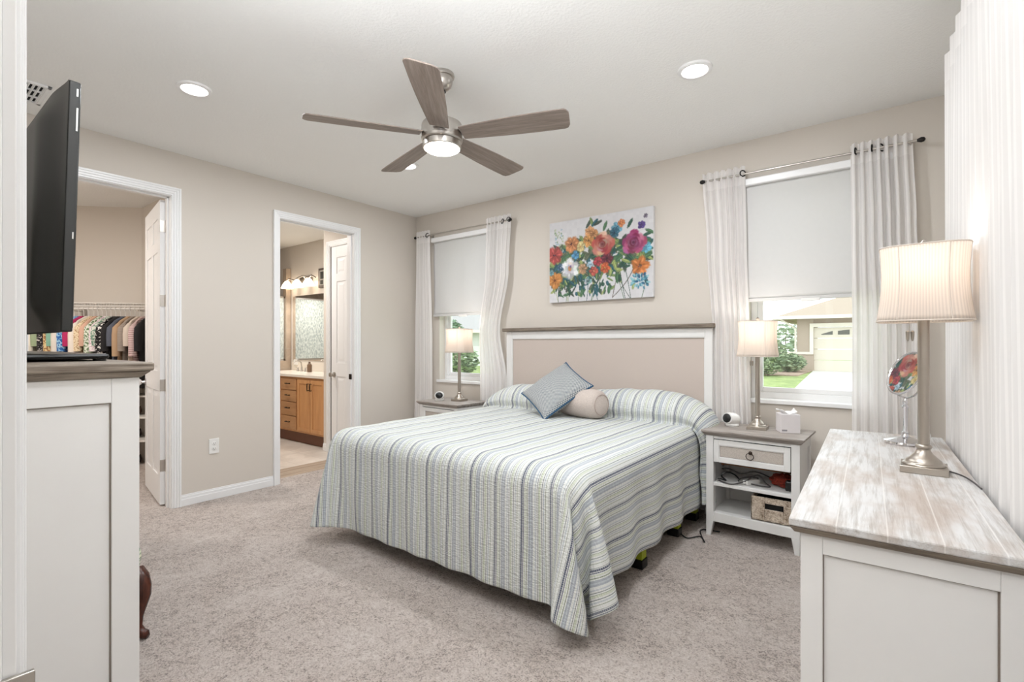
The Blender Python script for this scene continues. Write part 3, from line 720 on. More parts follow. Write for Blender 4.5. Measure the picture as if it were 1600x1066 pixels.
# ------------------------------------------------------------------ table lamps
def shade_pt(u, v, s=1.0):
    a = 2*PI*u; c, q = math.cos(a), math.sin(a); n = 4.2
    r = 1/((abs(c)**n+abs(q)**n)**(1/n))
    # cut corners
    r = min(r, 1.0/abs(math.cos(((a % (PI/2))-PI/4)))*1.19) if True else r
    w = .113*(1.07-.07*v)*(1-.075*math.sin(PI*min(1, max(0, v)))**1.0)
    return (w*r*c*s, w*r*q*s, .485+.235*v)
def table_lamp(label, loc, rz, energy, cord=None):
    t = thing('table_lamp', label, 'lamp', loc, rz, group='matching metal table lamps')
    b = MB(); b.box(-.06, .06, -.06, .06, 0, .022)
    b.lathe([(.056, .022), (.054, .027), (.047, .030), (.046, .036), (.036, .046), (.024, .058), (.0185, .068), (.018, .074), (.021, .076), (.022, .082), (.020, .086), (.0175, .088)], 40)
    b.build('base', M_lampmetal, t, smooth=True, bevel=.002)
    MB().cyl(.0155, .086, .50, 28).build('pole', M_lampmetal, t, smooth=True)
    MB().cyl(.016, .50, .56, 16).build('socket', M_lampmetal, t, smooth=True)
    per = .85
    sh = MB().grid(lambda u, v: shade_pt(u, v), 96, 14, lambda u, v: (u*per, v)).build('lamp_shade', M_lampshade, t, smooth=True, solid=.0015, label='ivory pleated shade with concave cut corner panels')
    tr = MB()
    for k in range(8):
        a = ((k//2)*PI/2+(R(29) if k % 2 == 0 else R(61)))/(2*PI); tr.tube([shade_pt(a, v/10, 1.006) for v in range(11)], .0014, 5)
    for v in (0, 1): tr.tube([shade_pt(i/64, v, 1.004) for i in range(64)], .0022, 6, closed=True)
    tr.build('shade_trim', plain('ivory shade trim', (222, 212, 202), .8), sh, smooth=True)
    MB().lathe([(.006, .715), (.006, .722), (.009, .728), (.011, .736), (.006, .743), (.002, .748)], 14).build('finial', M_lampmetal, t, smooth=True)
    hp = MB().tube([(0, -.0, .52), (-.05, 0, .58), (-.05, 0, .66), (0, 0, .714)], .0018, 5); hp.tube([(0, 0, .52), (.05, 0, .58), (.05, 0, .66), (0, 0, .714)], .0018, 5); hp.tube([(-.1, 0, .712), (.1, 0, .712)], .0015, 5); hp.build('harp', M_lampmetal, t)
    MB().lathe([(.003, .555), (.016, .57), (.028, .595), (.031, .62), (.026, .645), (.012, .658), (.002, .66)], 20).build('bulb', emit('warm lamp bulb', (255, 228, 200), 5), t, smooth=True)
    pc = MB().tube([(-.035, -.02, .56), (-.036, -.02, .45)], .0008, 5); pc.lathe([(.002, .0), (.0055, -.004), (.004, -.028), (.002, -.034)][::-1], 10, Tm(-.040, -.022, .455)); pc.lathe([(.002, .0), (.0055, -.004), (.004, -.028), (.002, -.034)][::-1], 10, Tm(-.028, -.018, .455)); pc.build('pull_chain', M_lampmetal, t, smooth=True)
    l = bpy.data.lights.new('lamp_light', 'POINT'); l.energy = energy; l.color = (1, .95, .91); l.shadow_soft_size = .03
    lo = bpy.data.objects.new('lamp_light', l); COL.objects.link(lo); lo.parent = t; lo.location = (0, 0, .675)
    return t
table_lamp('lit metal table lamp with pleated shade on the right nightstand by the tissue box', (-.70, 3.62, .696), R(2), 2.0)
table_lamp('lit metal table lamp with pleated shade on the left nightstand', (-3.42, 3.60, .696), R(4), 2.0)
table_lamp('lit metal table lamp with pleated shade on the wide whitewashed dresser in the right foreground', (.088, 2.075, .85), R(-2), 1.3)

def security_camera(label, loc, rz, s=1.38):
    t = thing('security_camera', label, 'camera', loc, rz, group='small white indoor cameras on the nightstands'); t.scale = (s*1.15, s, s)
    mb = MB().lathe([(.0, 0), (.026, 0), (.029, .006), (.027, .014), (.0, .016)], 24, caps=False); mb.lathe([(0, -.030), (.016, -.030), (.025, -.026), (.030, -.012), (.031, .004), (.030, .02), (.027, .032), (0, .035)], 28, Tm(0, 0, .036, PI/2-.15), caps=False)
    mb.build('camera_body', M_plastic, t, smooth=True)
    MB().lathe([(0, .0), (.0215, .0), (.0225, .003), (.019, .006), (0, .007)], 24, Tm(0, -.0325, .041, PI/2-.15), caps=False).build('lens_face', M_black, t, smooth=True, label='round black lens face')
    return t
security_camera('small white camera pod with black face beside the lamp on the right nightstand', (-.865, 3.64, .696), R(-32))
security_camera('small white camera pod with black face beside the lamp on the left nightstand', (-3.60, 3.50, .696), R(42))

tb = thing('tissue_box', 'square white tissue box with a tuft of tissue on the right nightstand', 'tissue box', (-.52, 3.61, .696), R(24))
MB().box(-.056, .056, -.056, .056, 0, .118).build('box', plain('pale mauve white carton', (226, 221, 222), .6, var=.04, scale=25), tb, bevel=.002)
MB().box(-.05, -.02, -.0568, -.056, .012, .022).build('printed_mark', plain('grey print', (150, 148, 152), .7), tb); MB().box(.056, .0568, -.035, -.01, .01, .024).build('printed_mark', plain('grey print', (150, 148, 152), .7), tb)
def tis(u, v):
    a = u*2*PI; r = .016+.026*v+.009*math.sin(a*3+v*4)*v; z = .114+.036*v*(1-.4*v)+.014*math.sin(a*2+1)*v+.006*math.sin(a*5)*v
    return (r*math.cos(a)*1.35-.006*v, r*math.sin(a)*.8, z)
MB().grid(tis, 30, 10, lambda u, v: (u, v)).build('tissue', plain('white tissue', (246, 245, 243), .95), tb, smooth=True)

def woven():
    a = N('woven seagrass'); co = a.coord('Object', (1, 1, 1)); w = a.noise(co, 70, 3, .7, 1.5); n2 = a.noise(co, 22, 2)
    a.set(a.ramp(a.math('ADD', a.math('MULTIPLY', w, .7), a.math('MULTIPLY', n2, .3)), [(.36, lin((130, 108, 88))), (.5, lin((208, 190, 170))), (.64, lin((238, 226, 210)))]), .85); a.bump(w, 1, .012); return a.m
bk = thing('storage_basket', 'woven seagrass basket with a cut out handle on the bottom shelf of the right nightstand', 'basket', (-.565, 3.545, .156))
mb = MB(); w_, d_, h_ = .262, .30, .150
for p, q, a, b, s, t in ((-w_/2, w_/2, -d_/2, d_/2, 0, .012), (-w_/2, -w_/2+.012, -d_/2, d_/2, 0, h_), (w_/2-.012, w_/2, -d_/2, d_/2, 0, h_), (-w_/2, w_/2, d_/2-.012, d_/2, 0, h_), (-w_/2, -.052, -d_/2, -d_/2+.012, 0, h_), (.052, w_/2, -d_/2, -d_/2+.012, 0, h_), (-.052, .052, -d_/2, -d_/2+.012, 0, .078), (-.052, .052, -d_/2, -d_/2+.012, .112, h_)): mb.box(p, q, a, b, s, t)
mb.build('basket_body', woven(), bk, bevel=.005)
MB().box(-w_/2+.014, w_/2-.014, -d_/2+.014, d_/2-.014, .014, .125).build('basket_inner_shade', M_blackhole, bk)  # dark block standing for the shade inside the basket

# things on the middle shelf of the right nightstand
ZS = .352
pu = thing('power_strip', 'white power adaptor block with grey leads on the middle shelf of the right nightstand', 'power strip', (-.715, 3.50, ZS), R(58))
MB().box(-.055, .055, -.02, .02, 0, .026).box(-.075, -.055, -.012, .012, .004, .02).build('housing', M_plastic, pu, bevel=.005)
MB().tube([(.055, 0, .012), (.09, .03, .02), (.07, .08, .02), (0, .09, .012), (-.05, .06, .008)], .004, 7).build('lead', plain('grey cable', (92, 88, 86), .6), pu, smooth=True)
M_cab = plain('dark grey cable', (74, 70, 70), .6)
def cab(label, pts, r, mat, name='cable'):
    o = MB()
    P_ = [Vector(p) for p in pts]; c = P_[0].copy(); out = []
    for i in range(len(P_)-1):
        p0 = P_[max(i-1, 0)]; p1 = P_[i]; p2 = P_[i+1]; p3 = P_[min(i+2, len(P_)-1)]
        for k in range(6):
            t = k/6; out.append(.5*((2*p1)+(p2-p0)*t+(2*p0-5*p1+4*p2-p3)*t*t+(3*p1-p0-3*p2+p3)*t**3)-c)
    out.append(P_[-1]-c); o.tube(out, r, 7)
    return tag(o.build(name, mat, loc=tuple(c), smooth=True), label, 'cable')
cab('dark grey cable looping to a point on the middle shelf of the right nightstand', [(-.90, 3.44, .358), (-.86, 3.40, .358), (-.80, 3.395, .358), (-.74, 3.45, .375), (-.68, 3.52, .41), (-.63, 3.50, .37), (-.60, 3.47, .358), (-.66, 3.46, .358), (-.73, 3.48, .358)], .0042, M_cab)
cab('short bundled black lead at the left end of the middle nightstand shelf', [(-.915, 3.48, .358), (-.88, 3.43, .37), (-.86, 3.46, .36), (-.90, 3.50, .375), (-.87, 3.52, .40), (-.83, 3.56, .38), (-.80, 3.55, .358)], .005, M_black)
cab('grey lead crossing the back of the middle nightstand shelf', [(-.92, 3.60, .40), (-.86, 3.54, .42), (-.78, 3.52, .405), (-.70, 3.56, .42), (-.62, 3.62, .38)], .0045, M_cab)
sc = thing('wooden_back_scratcher', 'long brown wooden stick lying across under the drawer of the right nightstand', 'stick', (-.69, 3.52, .445), R(5))
MB().tube([(-.21, 0, .016), (-.1, 0, .012), (.1, .02, 0), (.21, .03, -.004)], [.007, .006, .005, .005], 8).build('handle', plain('brown wood', (150, 96, 56), .5), sc, smooth=True)
MB().box(-.21, -.19, -.02, .02, .006, .026).build('curved_tip', plain('brown wood', (150, 96, 56), .5), sc, bevel=.006)
fl = thing('red_knit_bundle', 'rust red knitted bundle at the right end of the middle nightstand shelf', 'knitted bundle', (-.535, 3.57, ZS))
def blob(u, v):
    a, b = u*2*PI, v*PI; r = 1+.12*math.sin(a*5+b*3)+.08*math.sin(b*9)
    return (.075*r*math.sin(b)*math.cos(a), .09*r*math.sin(b)*math.sin(a), .036-.036*math.cos(b)*r+.002)
MB().grid(blob, 40, 20, lambda u, v: (u, v)).build('knit', cloth_mat('rust red yarn', (170, 62, 40), rgb2=(110, 32, 22), weave=120, bump=1), fl, smooth=True)
tag(MB().box(-.035, .035, -.05, .05, 0, .062).build('black_case', M_black, None, (-.478, 3.50, ZS), bevel=.008), 'black case at the far right of the middle nightstand shelf', 'case')
cab('thin black cable curling on the carpet between bed and right nightstand', [(-1.12, 3.30, .008), (-1.04, 3.22, .008), (-.98, 3.30, .008), (-.93, 3.22, .008), (-1.0, 3.38, .02), (-.90, 3.46, .008)], .004, M_black)
# ------------------------------------------------------------------ dresser by the right wall
dz = thing('dresser', 'wide white dresser with a whitewashed plank top in the right foreground', 'dresser', (-.19, 1.33, 0), R(1.5))
DL, DW, DH = 1.525, .415, .85
tp = MB(); tp.frustum((.010, DW-.006, .010, DL-.01, DH-.036), (.0, DW, .0, DL, DH-.02)); tp.build('top_edge', M_edge, dz, bevel=.003, label='weathered grey brown underside moulding of the top')
MB().box(0, DW, 0, DL, DH-.02, DH).build('top', M_topwood, dz, bevel=.004, label='whitewashed plank top')
b = MB(); bx0, bx1, by0, by1, bt = .022, DW-.004, .022, DL-.022, DH-.036; s = .045
for p, q in ((bx0, bx0+s), (bx1-s, bx1)): b.box(p, q, by0, by0+s, 0, bt); b.box(p, q, by1-s, by1, 0, bt)
for p, q in ((by0, by0+.02), (by1-.02, by1)): b.box(bx0+s, bx1-s, p, q, bt-.045, bt); b.box(bx0+s, bx1-s, p, q, .06, .14)
b.box(bx1-.015, bx1, by0+s, by1-s, .06, bt); b.box(bx0, bx0+.02, by0+s, by1-s, .06, .11); b.box(bx0, bx0+.02, by0+s, by1-s, bt-.03, bt); b.box(bx0+.03, bx1-.01, by0+.03, by1-.03, .07, .09)
b.build('cabinet_body', M_white, dz, bevel=.002)
for p in (by0+.009, by1-.013): MB().box(bx0+s-.004, bx1-s+.004, p, p+.004, .13, bt-.04).build('end_panel', M_white, dz)
gv = MB()
for p, q, a, c in ((bx0+s, bx0+s+.0022, .14, bt-.045), (bx1-s-.0035, bx1-s, .14, bt-.045), (bx0+s, bx1-s, bt-.0472, bt-.045)): gv.box(p, q, by0+.006, by0+.0105, a, c)
gv.build('panel_groove', M_groove, dz)
cw = (by1-by0-2*s-.04)/3
for i in range(3):
    for j in range(3):
        y0 = by0+s+.01+i*(cw+.01); z0 = .12+j*.229
        d = MB().box(bx0-.004, bx0+.014, y0, y0+cw, z0, z0+.215).build('drawer', M_white, dz, bevel=.003)
        MB().box(bx0-.007, bx0-.003, y0+.03, y0+cw-.03, z0+.03, z0+.185).build('drawer_inlay', M_draw, d)
        MB().tube([(bx0-.018, y0+cw/2+.022*math.sin(q), z0+.1+.022*math.cos(q)) for q in [2*PI*k/20 for k in range(20)]], .002, 6, closed=True).lathe([(.009, 0), (.005, .008), (.007, .016)], 12, Tm(bx0-.006, y0+cw/2, z0+.122, 0, -PI/2)).build('ring_pull', M_dark, d, smooth=True)
MB().box(bx0+.016, bx0+.02, by0+s, by1-s, .11, bt-.03).build('drawer_gap', M_blackhole, dz)

# make-up mirror
mm = thing('makeup_mirror', 'round chrome swivelling make-up mirror behind the lamp on the dresser', 'mirror', (.052, 2.60, .85))
mb = MB().lathe([(0, 0), (.070, 0), (.074, .006), (.072, .013), (.055, .020), (.030, .026), (.014, .032), (.010, .042), (.012, .048), (.0075, .052), (.0075, .145), (.0115, .150), (.0115, .156), (.006, .162), (.009, .170), (.0095, .176), (.006, .184), (.005, .192)], 36, caps=False)
mb.build('stand', M_chrome, mm, smooth=True)
MN = Vector((-.778, -.492, .385)).normalized(); MC = Vector((0.0, 0, .292)); tx = Vector((0, 0, 1)).cross(MN).normalized(); ty = MN.cross(tx)
def circ(r, off=0, a0=0, a1=2*PI, n=40): return [MC+MN*off+tx*r*math.cos(a0+(a1-a0)*i/n)+ty*r*math.sin(a0+(a1-a0)*i/n) for i in range(n+(0 if a1-a0 > 6.2 else 1))]
up = Vector((0, 0, 1)); hor = tx
yoke = [MC+hor*.101*math.cos(a)+(Vector((0, 0, 1)))*.101*math.sin(a) for a in [PI+PI*i/24 for i in range(25)]]
MB().tube(yoke, .004, 8).build('yoke', M_chrome, mm, smooth=True)
MB().tube(circ(.092), .0045, 10, closed=True).build('rim', M_chrome, mm, smooth=True)
gm = MB()
def conc(u, v): a = 2*PI*u; r = .0885*v; return MC+tx*r*math.cos(a)+ty*r*math.sin(a)+MN*0.0
gm.grid(conc, 48, 16); gm.grid(lambda u, v: conc(u, v)-MN*.004, 48, 16); gm.build('mirror_glass', M_mirror, mm, smooth=True)
tag(MB().lathe([(0, 0), (.012, 0), (.020, .008), (.023, .022), (.018, .036), (0, .043)], 24, caps=False).build('night_light', M_plastic, None, (.118, 2.735, .85), smooth=True), 'small round white knob-like gadget at the back of the dresser behind the mirror', 'gadget')
cab('thin grey lamp cord trailing to the back edge of the dresser', [(.15, 2.11, .853), (.178, 2.06, .854), (.195, 1.99, .854), (.206, 1.90, .854)], .0022, M_cab)

# ------------------------------------------------------------------ tall chest, television, stool
ch = thing('chest_of_drawers', 'tall white chest with a weathered grey top carrying the television, in the left foreground', 'chest of drawers', (-2.585, .30, 0))
CX0, CX1, CY0, CY1, CH = -.775, .773, -.205, .202, 1.206
tp = MB(); o = .026
tp.frustum((CX0-.004, CX1+.004, CY0, CY1+.004, CH-.046), (CX0-o+.004, CX1+o-.004, CY0, CY1+o+.002, CH-.026)); tp.box(CX0-o, CX1+o, CY0-.004, CY1+o+.006, CH-.026, CH)
tp.build('top', M_edgey, ch, bevel=.006, label='weathered grey wooden top')
s = .068; bt = CH-.046; b = MB()
for x in (CX0, CX1-.02):
    b.box(x, x+.02, CY0, CY0+s, 0, bt); b.box(x, x+.02, CY1-s, CY1, 0, bt); b.box(x, x+.02, CY0+s, CY1-s, bt-.072, bt); b.box(x, x+.02, CY0+s, CY1-s, .06, .16); b.box(x+.006, x+.012, CY0+s-.004, CY1-s+.004, .15, bt-.06)
b.box(CX0+.02, CX1-.02, CY0, CY0+.01, .06, bt); b.box(CX0+.02, CX1-.02, CY1-.02, CY1, bt-.03, bt); b.box(CX0+.02, CX1-.02, CY1-.02, CY1, 0.05, .10)
b.build('cabinet_body', M_white, ch, bevel=.002)
gv = MB(); gv.box(CX1-.012, CX1-.005, CY1-s-.0035, CY1-s, .16, bt-.072); gv.box(CX1-.012, CX1-.005, CY0+s, CY1-s, bt-.0742, bt-.072); gv.build('panel_groove', M_groove, ch)
for i in range(2):
    for j in range(5):
        x0 = CX0+.025+i*.752; z0 = .11+j*.202
        d = MB().box(x0, x0+.742, CY1-.016, CY1+.004, z0, z0+.194).build('drawer', M_white, ch, bevel=.003)
        MB().tube([(x0+.371+.022*math.sin(q), CY1+.02, z0+.09+.022*math.cos(q)) for q in [2*PI*k/18 for k in range(18)]], .002, 6, closed=True).build('ring_pull', M_dark, d, smooth=True)
tv = thing('television', 'large flat black television seen from behind, on two feet on the tall chest', 'television', (-2.605, .362, 1.206))
TM = Tm(0, 0, .092, R(-1.5))
TW, TH = .655, .757
pb = MB()
def tvb(u, v):
    x = (2*u-1); z = v
    e = min(1, (1-abs(x))*TW/.17); e2 = min(1, min(z, 1-z)*TH/.10); k = (e*e*(3-2*e))*(.25+.75*(e2*e2*(3-2*e2)))
    return TM @ Vector((x*TW, -.016-.045*k, z*TH))
pb.grid(tvb, 60, 40); pb.box(-TW, TW, -.016, .012, 0, TH, TM)
pb.build('back_housing', plain('matt black plastic housing', (38, 39, 38), .42, var=.08), tv, smooth=True, bevel=.004)
MB().box(-TW+.008, TW-.008, .0121, .0135, .012, TH-.008, TM).build('screen', plain('dark glossy screen', (10, 10, 12), .08), tv)
MB().box(TW-.0005, TW+.0012, .002, .006, TH-.045, TH-.022, TM).box(TW-.0005, TW+.0012, .003, .007, TH-.15, TH-.08, TM).box(TW-.0005, TW+.0012, .003, .006, .28, .30, TM).build('edge_mark', plain('silver edge mark', (228, 228, 226), .3, .5), tv, label='small silver marks on the side edge')  # small pale silver marks along the right side edge
f = MB(); f.box(-.50, .565, -.12, .122, .007, .024); f.build('stand_base', M_black, tv, bevel=.008)
for x in (-.47, .535):
    for y in (-.10, .102): MB().cyl(.018, 0, .012, 16, Tm(x, y, 0)).build('foot_pad', M_black, tv, bevel=.002)
MB().box(-.05, .05, -.03, .0, .02, .25).build('stand_neck', M_black, tv, bevel=.008)
st = thing('footstool', 'small stool with striped green upholstery and dark cabriole legs beside the tall chest', 'footstool', (-2.76, .62, 0), R(0))
def stripe_up():
    a = N('green and cream striped upholstery'); sep = a.n('ShaderNodeSeparateXYZ'); a.L(a.coord(), sep.inputs[0]); f = a.math('FRACT', a.math('MULTIPLY', sep.outputs[2], 34))
    a.set(a.ramp(f, [(0, lin((222, 220, 196))), (.35, lin((150, 164, 140))), (.6, lin((206, 208, 184))), (.8, lin((128, 144, 122)))], 'CONSTANT'), .85); return a.m
def seat(u, v):
    a = u*2*PI; n = 6; c, q = math.cos(a), math.sin(a); r = 1/((abs(c)**n+abs(q)**n)**(1/n))
    prof = [(.90, .262), (.97, .27), (.985, .30), (1.0, .33), (1.03, .35), (1.02, .372), (.95, .388), (.6, .398), (.0, .40)]
    k = v*(len(prof)-1); i = min(int(k), len(prof)-2); f = k-i; R_ = prof[i][0]*(1-f)+prof[i+1][0]*f; z = prof[i][1]*(1-f)+prof[i+1][1]*f
    return (.235*r*c*R_, .100*r*q*R_, z)
MB().grid(seat, 64, 24, lambda u, v: (u, v)).build('seat', stripe_up(), st, smooth=True)
for sx in (-1, 1):
    for sy in (-1, 1):
        MB().tube([(sx*x, sy*y, z) for x, y, z in ((.190, .078, .285), (.215, .088, .262), (.228, .094, .225), (.230, .096, .19), (.222, .092, .15), (.210, .086, .10), (.207, .084, .055), (.214, .090, .03), (.228, .100, .018), (.240, .108, .010))], [.034, .034, .031, .027, .021, .0155, .014, .018, .021, .010], 12).build('leg', M_mahog, st, smooth=True)

# ------------------------------------------------------------------ ceiling fan
fc = (-1.945, 1.91)
fan = thing('ceiling_fan', 'brushed nickel ceiling fan with five driftwood grey blades and a lit round lamp', 'ceiling fan', (fc[0], fc[1], 2.74))
MB().lathe([(0, 0), (.066, 0), (.068, -.012), (.066, -.020), (.058, -.022), (.058, -.045), (.050, -.068), (.034, -.084), (.024, -.092), (.0, -.092)][::-1], 40, caps=False).build('canopy', M_nickel, fan, smooth=True)
MB().lathe([(0, -.084), (.020, -.086), (.022, -.098), (.0, -.102)][::-1], 20, caps=False).build('ball_joint', M_black, fan, smooth=True)
MB().cyl(.0125, -.26, -.09, 20).build('downrod', M_nickel, fan, smooth=True)
MB().lathe([(.0, -.372), (.105, -.372), (.112, -.366), (.113, -.352), (.111, -.350), (.111, -.285), (.106, -.274), (.06, -.262), (.030, -.255), (.026, -.235), (.026, -.205), (.018, -.196), (.0, -.196)], 56, caps=False).build('motor_housing', M_nickel, fan, smooth=True)
MB().lathe([(.0, -.408), (.098, -.408), (.1035, -.404), (.1045, -.396), (.1045, -.376), (.100, -.372), (0, -.372)], 56, caps=False).build('light_ring', M_nickel, fan, smooth=True)
MB().lathe([(0, -.424), (.05, -.423), (.085, -.418), (.097, -.410), (.098, -.404)], 48, caps=False).build('lamp_diffuser', emit('lit fan lamp diffuser', (255, 246, 232), 14), fan, smooth=True)
def blade():
    mb = MB(); n = 26; pts = []
    for i in range(n+1):
        t = i/n; x = .115+.575*t; w = .052+.024*math.sin(min(1, t*1.15)*PI*.5)
        pts.append((x, -w, w))
    # rounded square tip
    out = [(x, lo) for x, lo, hi in pts]
    tip = [(pts[-1][0]+.012, pts[-1][1]+.010), (pts[-1][0]+.020, pts[-1][1]+.03), (pts[-1][0]+.010, pts[-1][2]-.03), (pts[-1][0]-.002, pts[-1][2]-.006)]
    poly = [(x, lo) for x, lo, hi in pts]+tip+[(x, hi) for x, lo, hi in reversed(pts[:-1])]
    m = len(poly); th = .0035
    vs = [(x, y, -th) for x, y in poly]+[(x, y, th) for x, y in poly]
    mb.add(vs, [tuple(range(m)), tuple(range(m, 2*m))[::-1]]+[(i, i+m, (i+1) % m+m, (i+1) % m) for i in range(m)])
    return mb
for k in range(5):
    a = R(20.3+72*k)
    bl = blade().build('blade', M_blade, fan, bevel=.002); bl.location = (0, 0, -.335); bl.rotation_euler = (R(-12), 0, a)
    ir = MB().box(.085, .165, -.030, .030, .0045, .0085).build('blade_iron', M_nickel, bl, bevel=.002)
area_light('fan_lamp_light', (fc[0], fc[1], 2.74-.43), .19, 4, (.92, .955, 1))

# recessed lights, ceiling register, outlet
def can(loc, label, e=15.5):
    t = thing('recessed_light', label, 'ceiling light', (loc[0], loc[1], 2.74), group='recessed ceiling lights')
    MB().lathe([(.063, -.006), (.068, -.013), (.078, -.014), (.087, -.009), (.089, 0), (.0, 0)], 48, caps=False).build('trim_ring', M_trim, t, smooth=True)
    MB().lathe([(0, -.009), (.05, -.0085), (.064, -.006)], 40, caps=False).build('diffuser', emit('lit recessed light', (255, 248, 238), 16), t, smooth=True)
    area_light('recessed_lamp_light', (loc[0], loc[1], 2.74-.018), .12, e, (.91, .95, 1))
can((-3.185, 1.145), 'round lit recessed ceiling light left of the fan')
can((-.83, 2.70), 'round lit recessed ceiling light right of the fan, toward the bed wall')
can((-3.15, 2.70), 'recessed ceiling light peeking out behind the tip of a fan blade')
can((-.83, 1.145), 'recessed ceiling light above the foreground, near the doorway', 9)
vt = thing('air_vent', 'white ceiling air register with rows of dark slots above the television', 'vent', (-3.985, .47, 2.74))
vf = MB(); VX, VY = .165, .175
for p, q, a, c in ((-VX, VX, -VY, -VY+.022), (-VX, VX, VY-.022, VY), (-VX, -VX+.022, -VY, VY), (VX-.022, VX, -VY, VY)): vf.box(p, q, a, c, -.012, 0)
vf.build('frame', M_trim, vt, bevel=.003)
MB().box(-VX+.02, VX-.02, -VY+.02, VY-.02, -.002, -.001).build('backing', M_blackhole, vt)
sl = MB()
for x in (-.055, .05): sl.box(x-.006, x+.006, -VY+.02, VY-.02, -.011, -.003)
for i in range(15):
    y = -VY+.03+i*.0225
    for x0, x1 in ((-VX+.02, -.061), (-.049, .044), (.056, VX-.02)): sl.box(x0, x1, -.0035, .0035, -.0045, .0045, Tm(0, y, -.0075, R(38)))
sl.build('slat', M_trim, vt)
ol = thing('wall_outlet', 'white duplex outlet on the left wall between the two doorways', 'outlet', (LX, 1.714, .433), R(90))
MB().box(-.038, .038, -.007, 0, -.061, .061).build('cover_plate', M_plastic, ol, bevel=.003)
for z in (-.021, .021):
    s_ = MB().lathe([(.0165, 0), (.0165, .002), (.015, .003)], 24, Tm(0, -.006, z, PI/2)).build('socket', M_plastic, ol, smooth=True)
    MB().box(-.008, -.0055, -.0096, -.009, z-.001, z+.008).box(.0055, .008, -.0096, -.009, z-.001, z+.008).cyl(.0025, 0, .0006, 10, Tm(0, -.009, z-.008, PI/2)).build('slot', M_blackhole, s_)

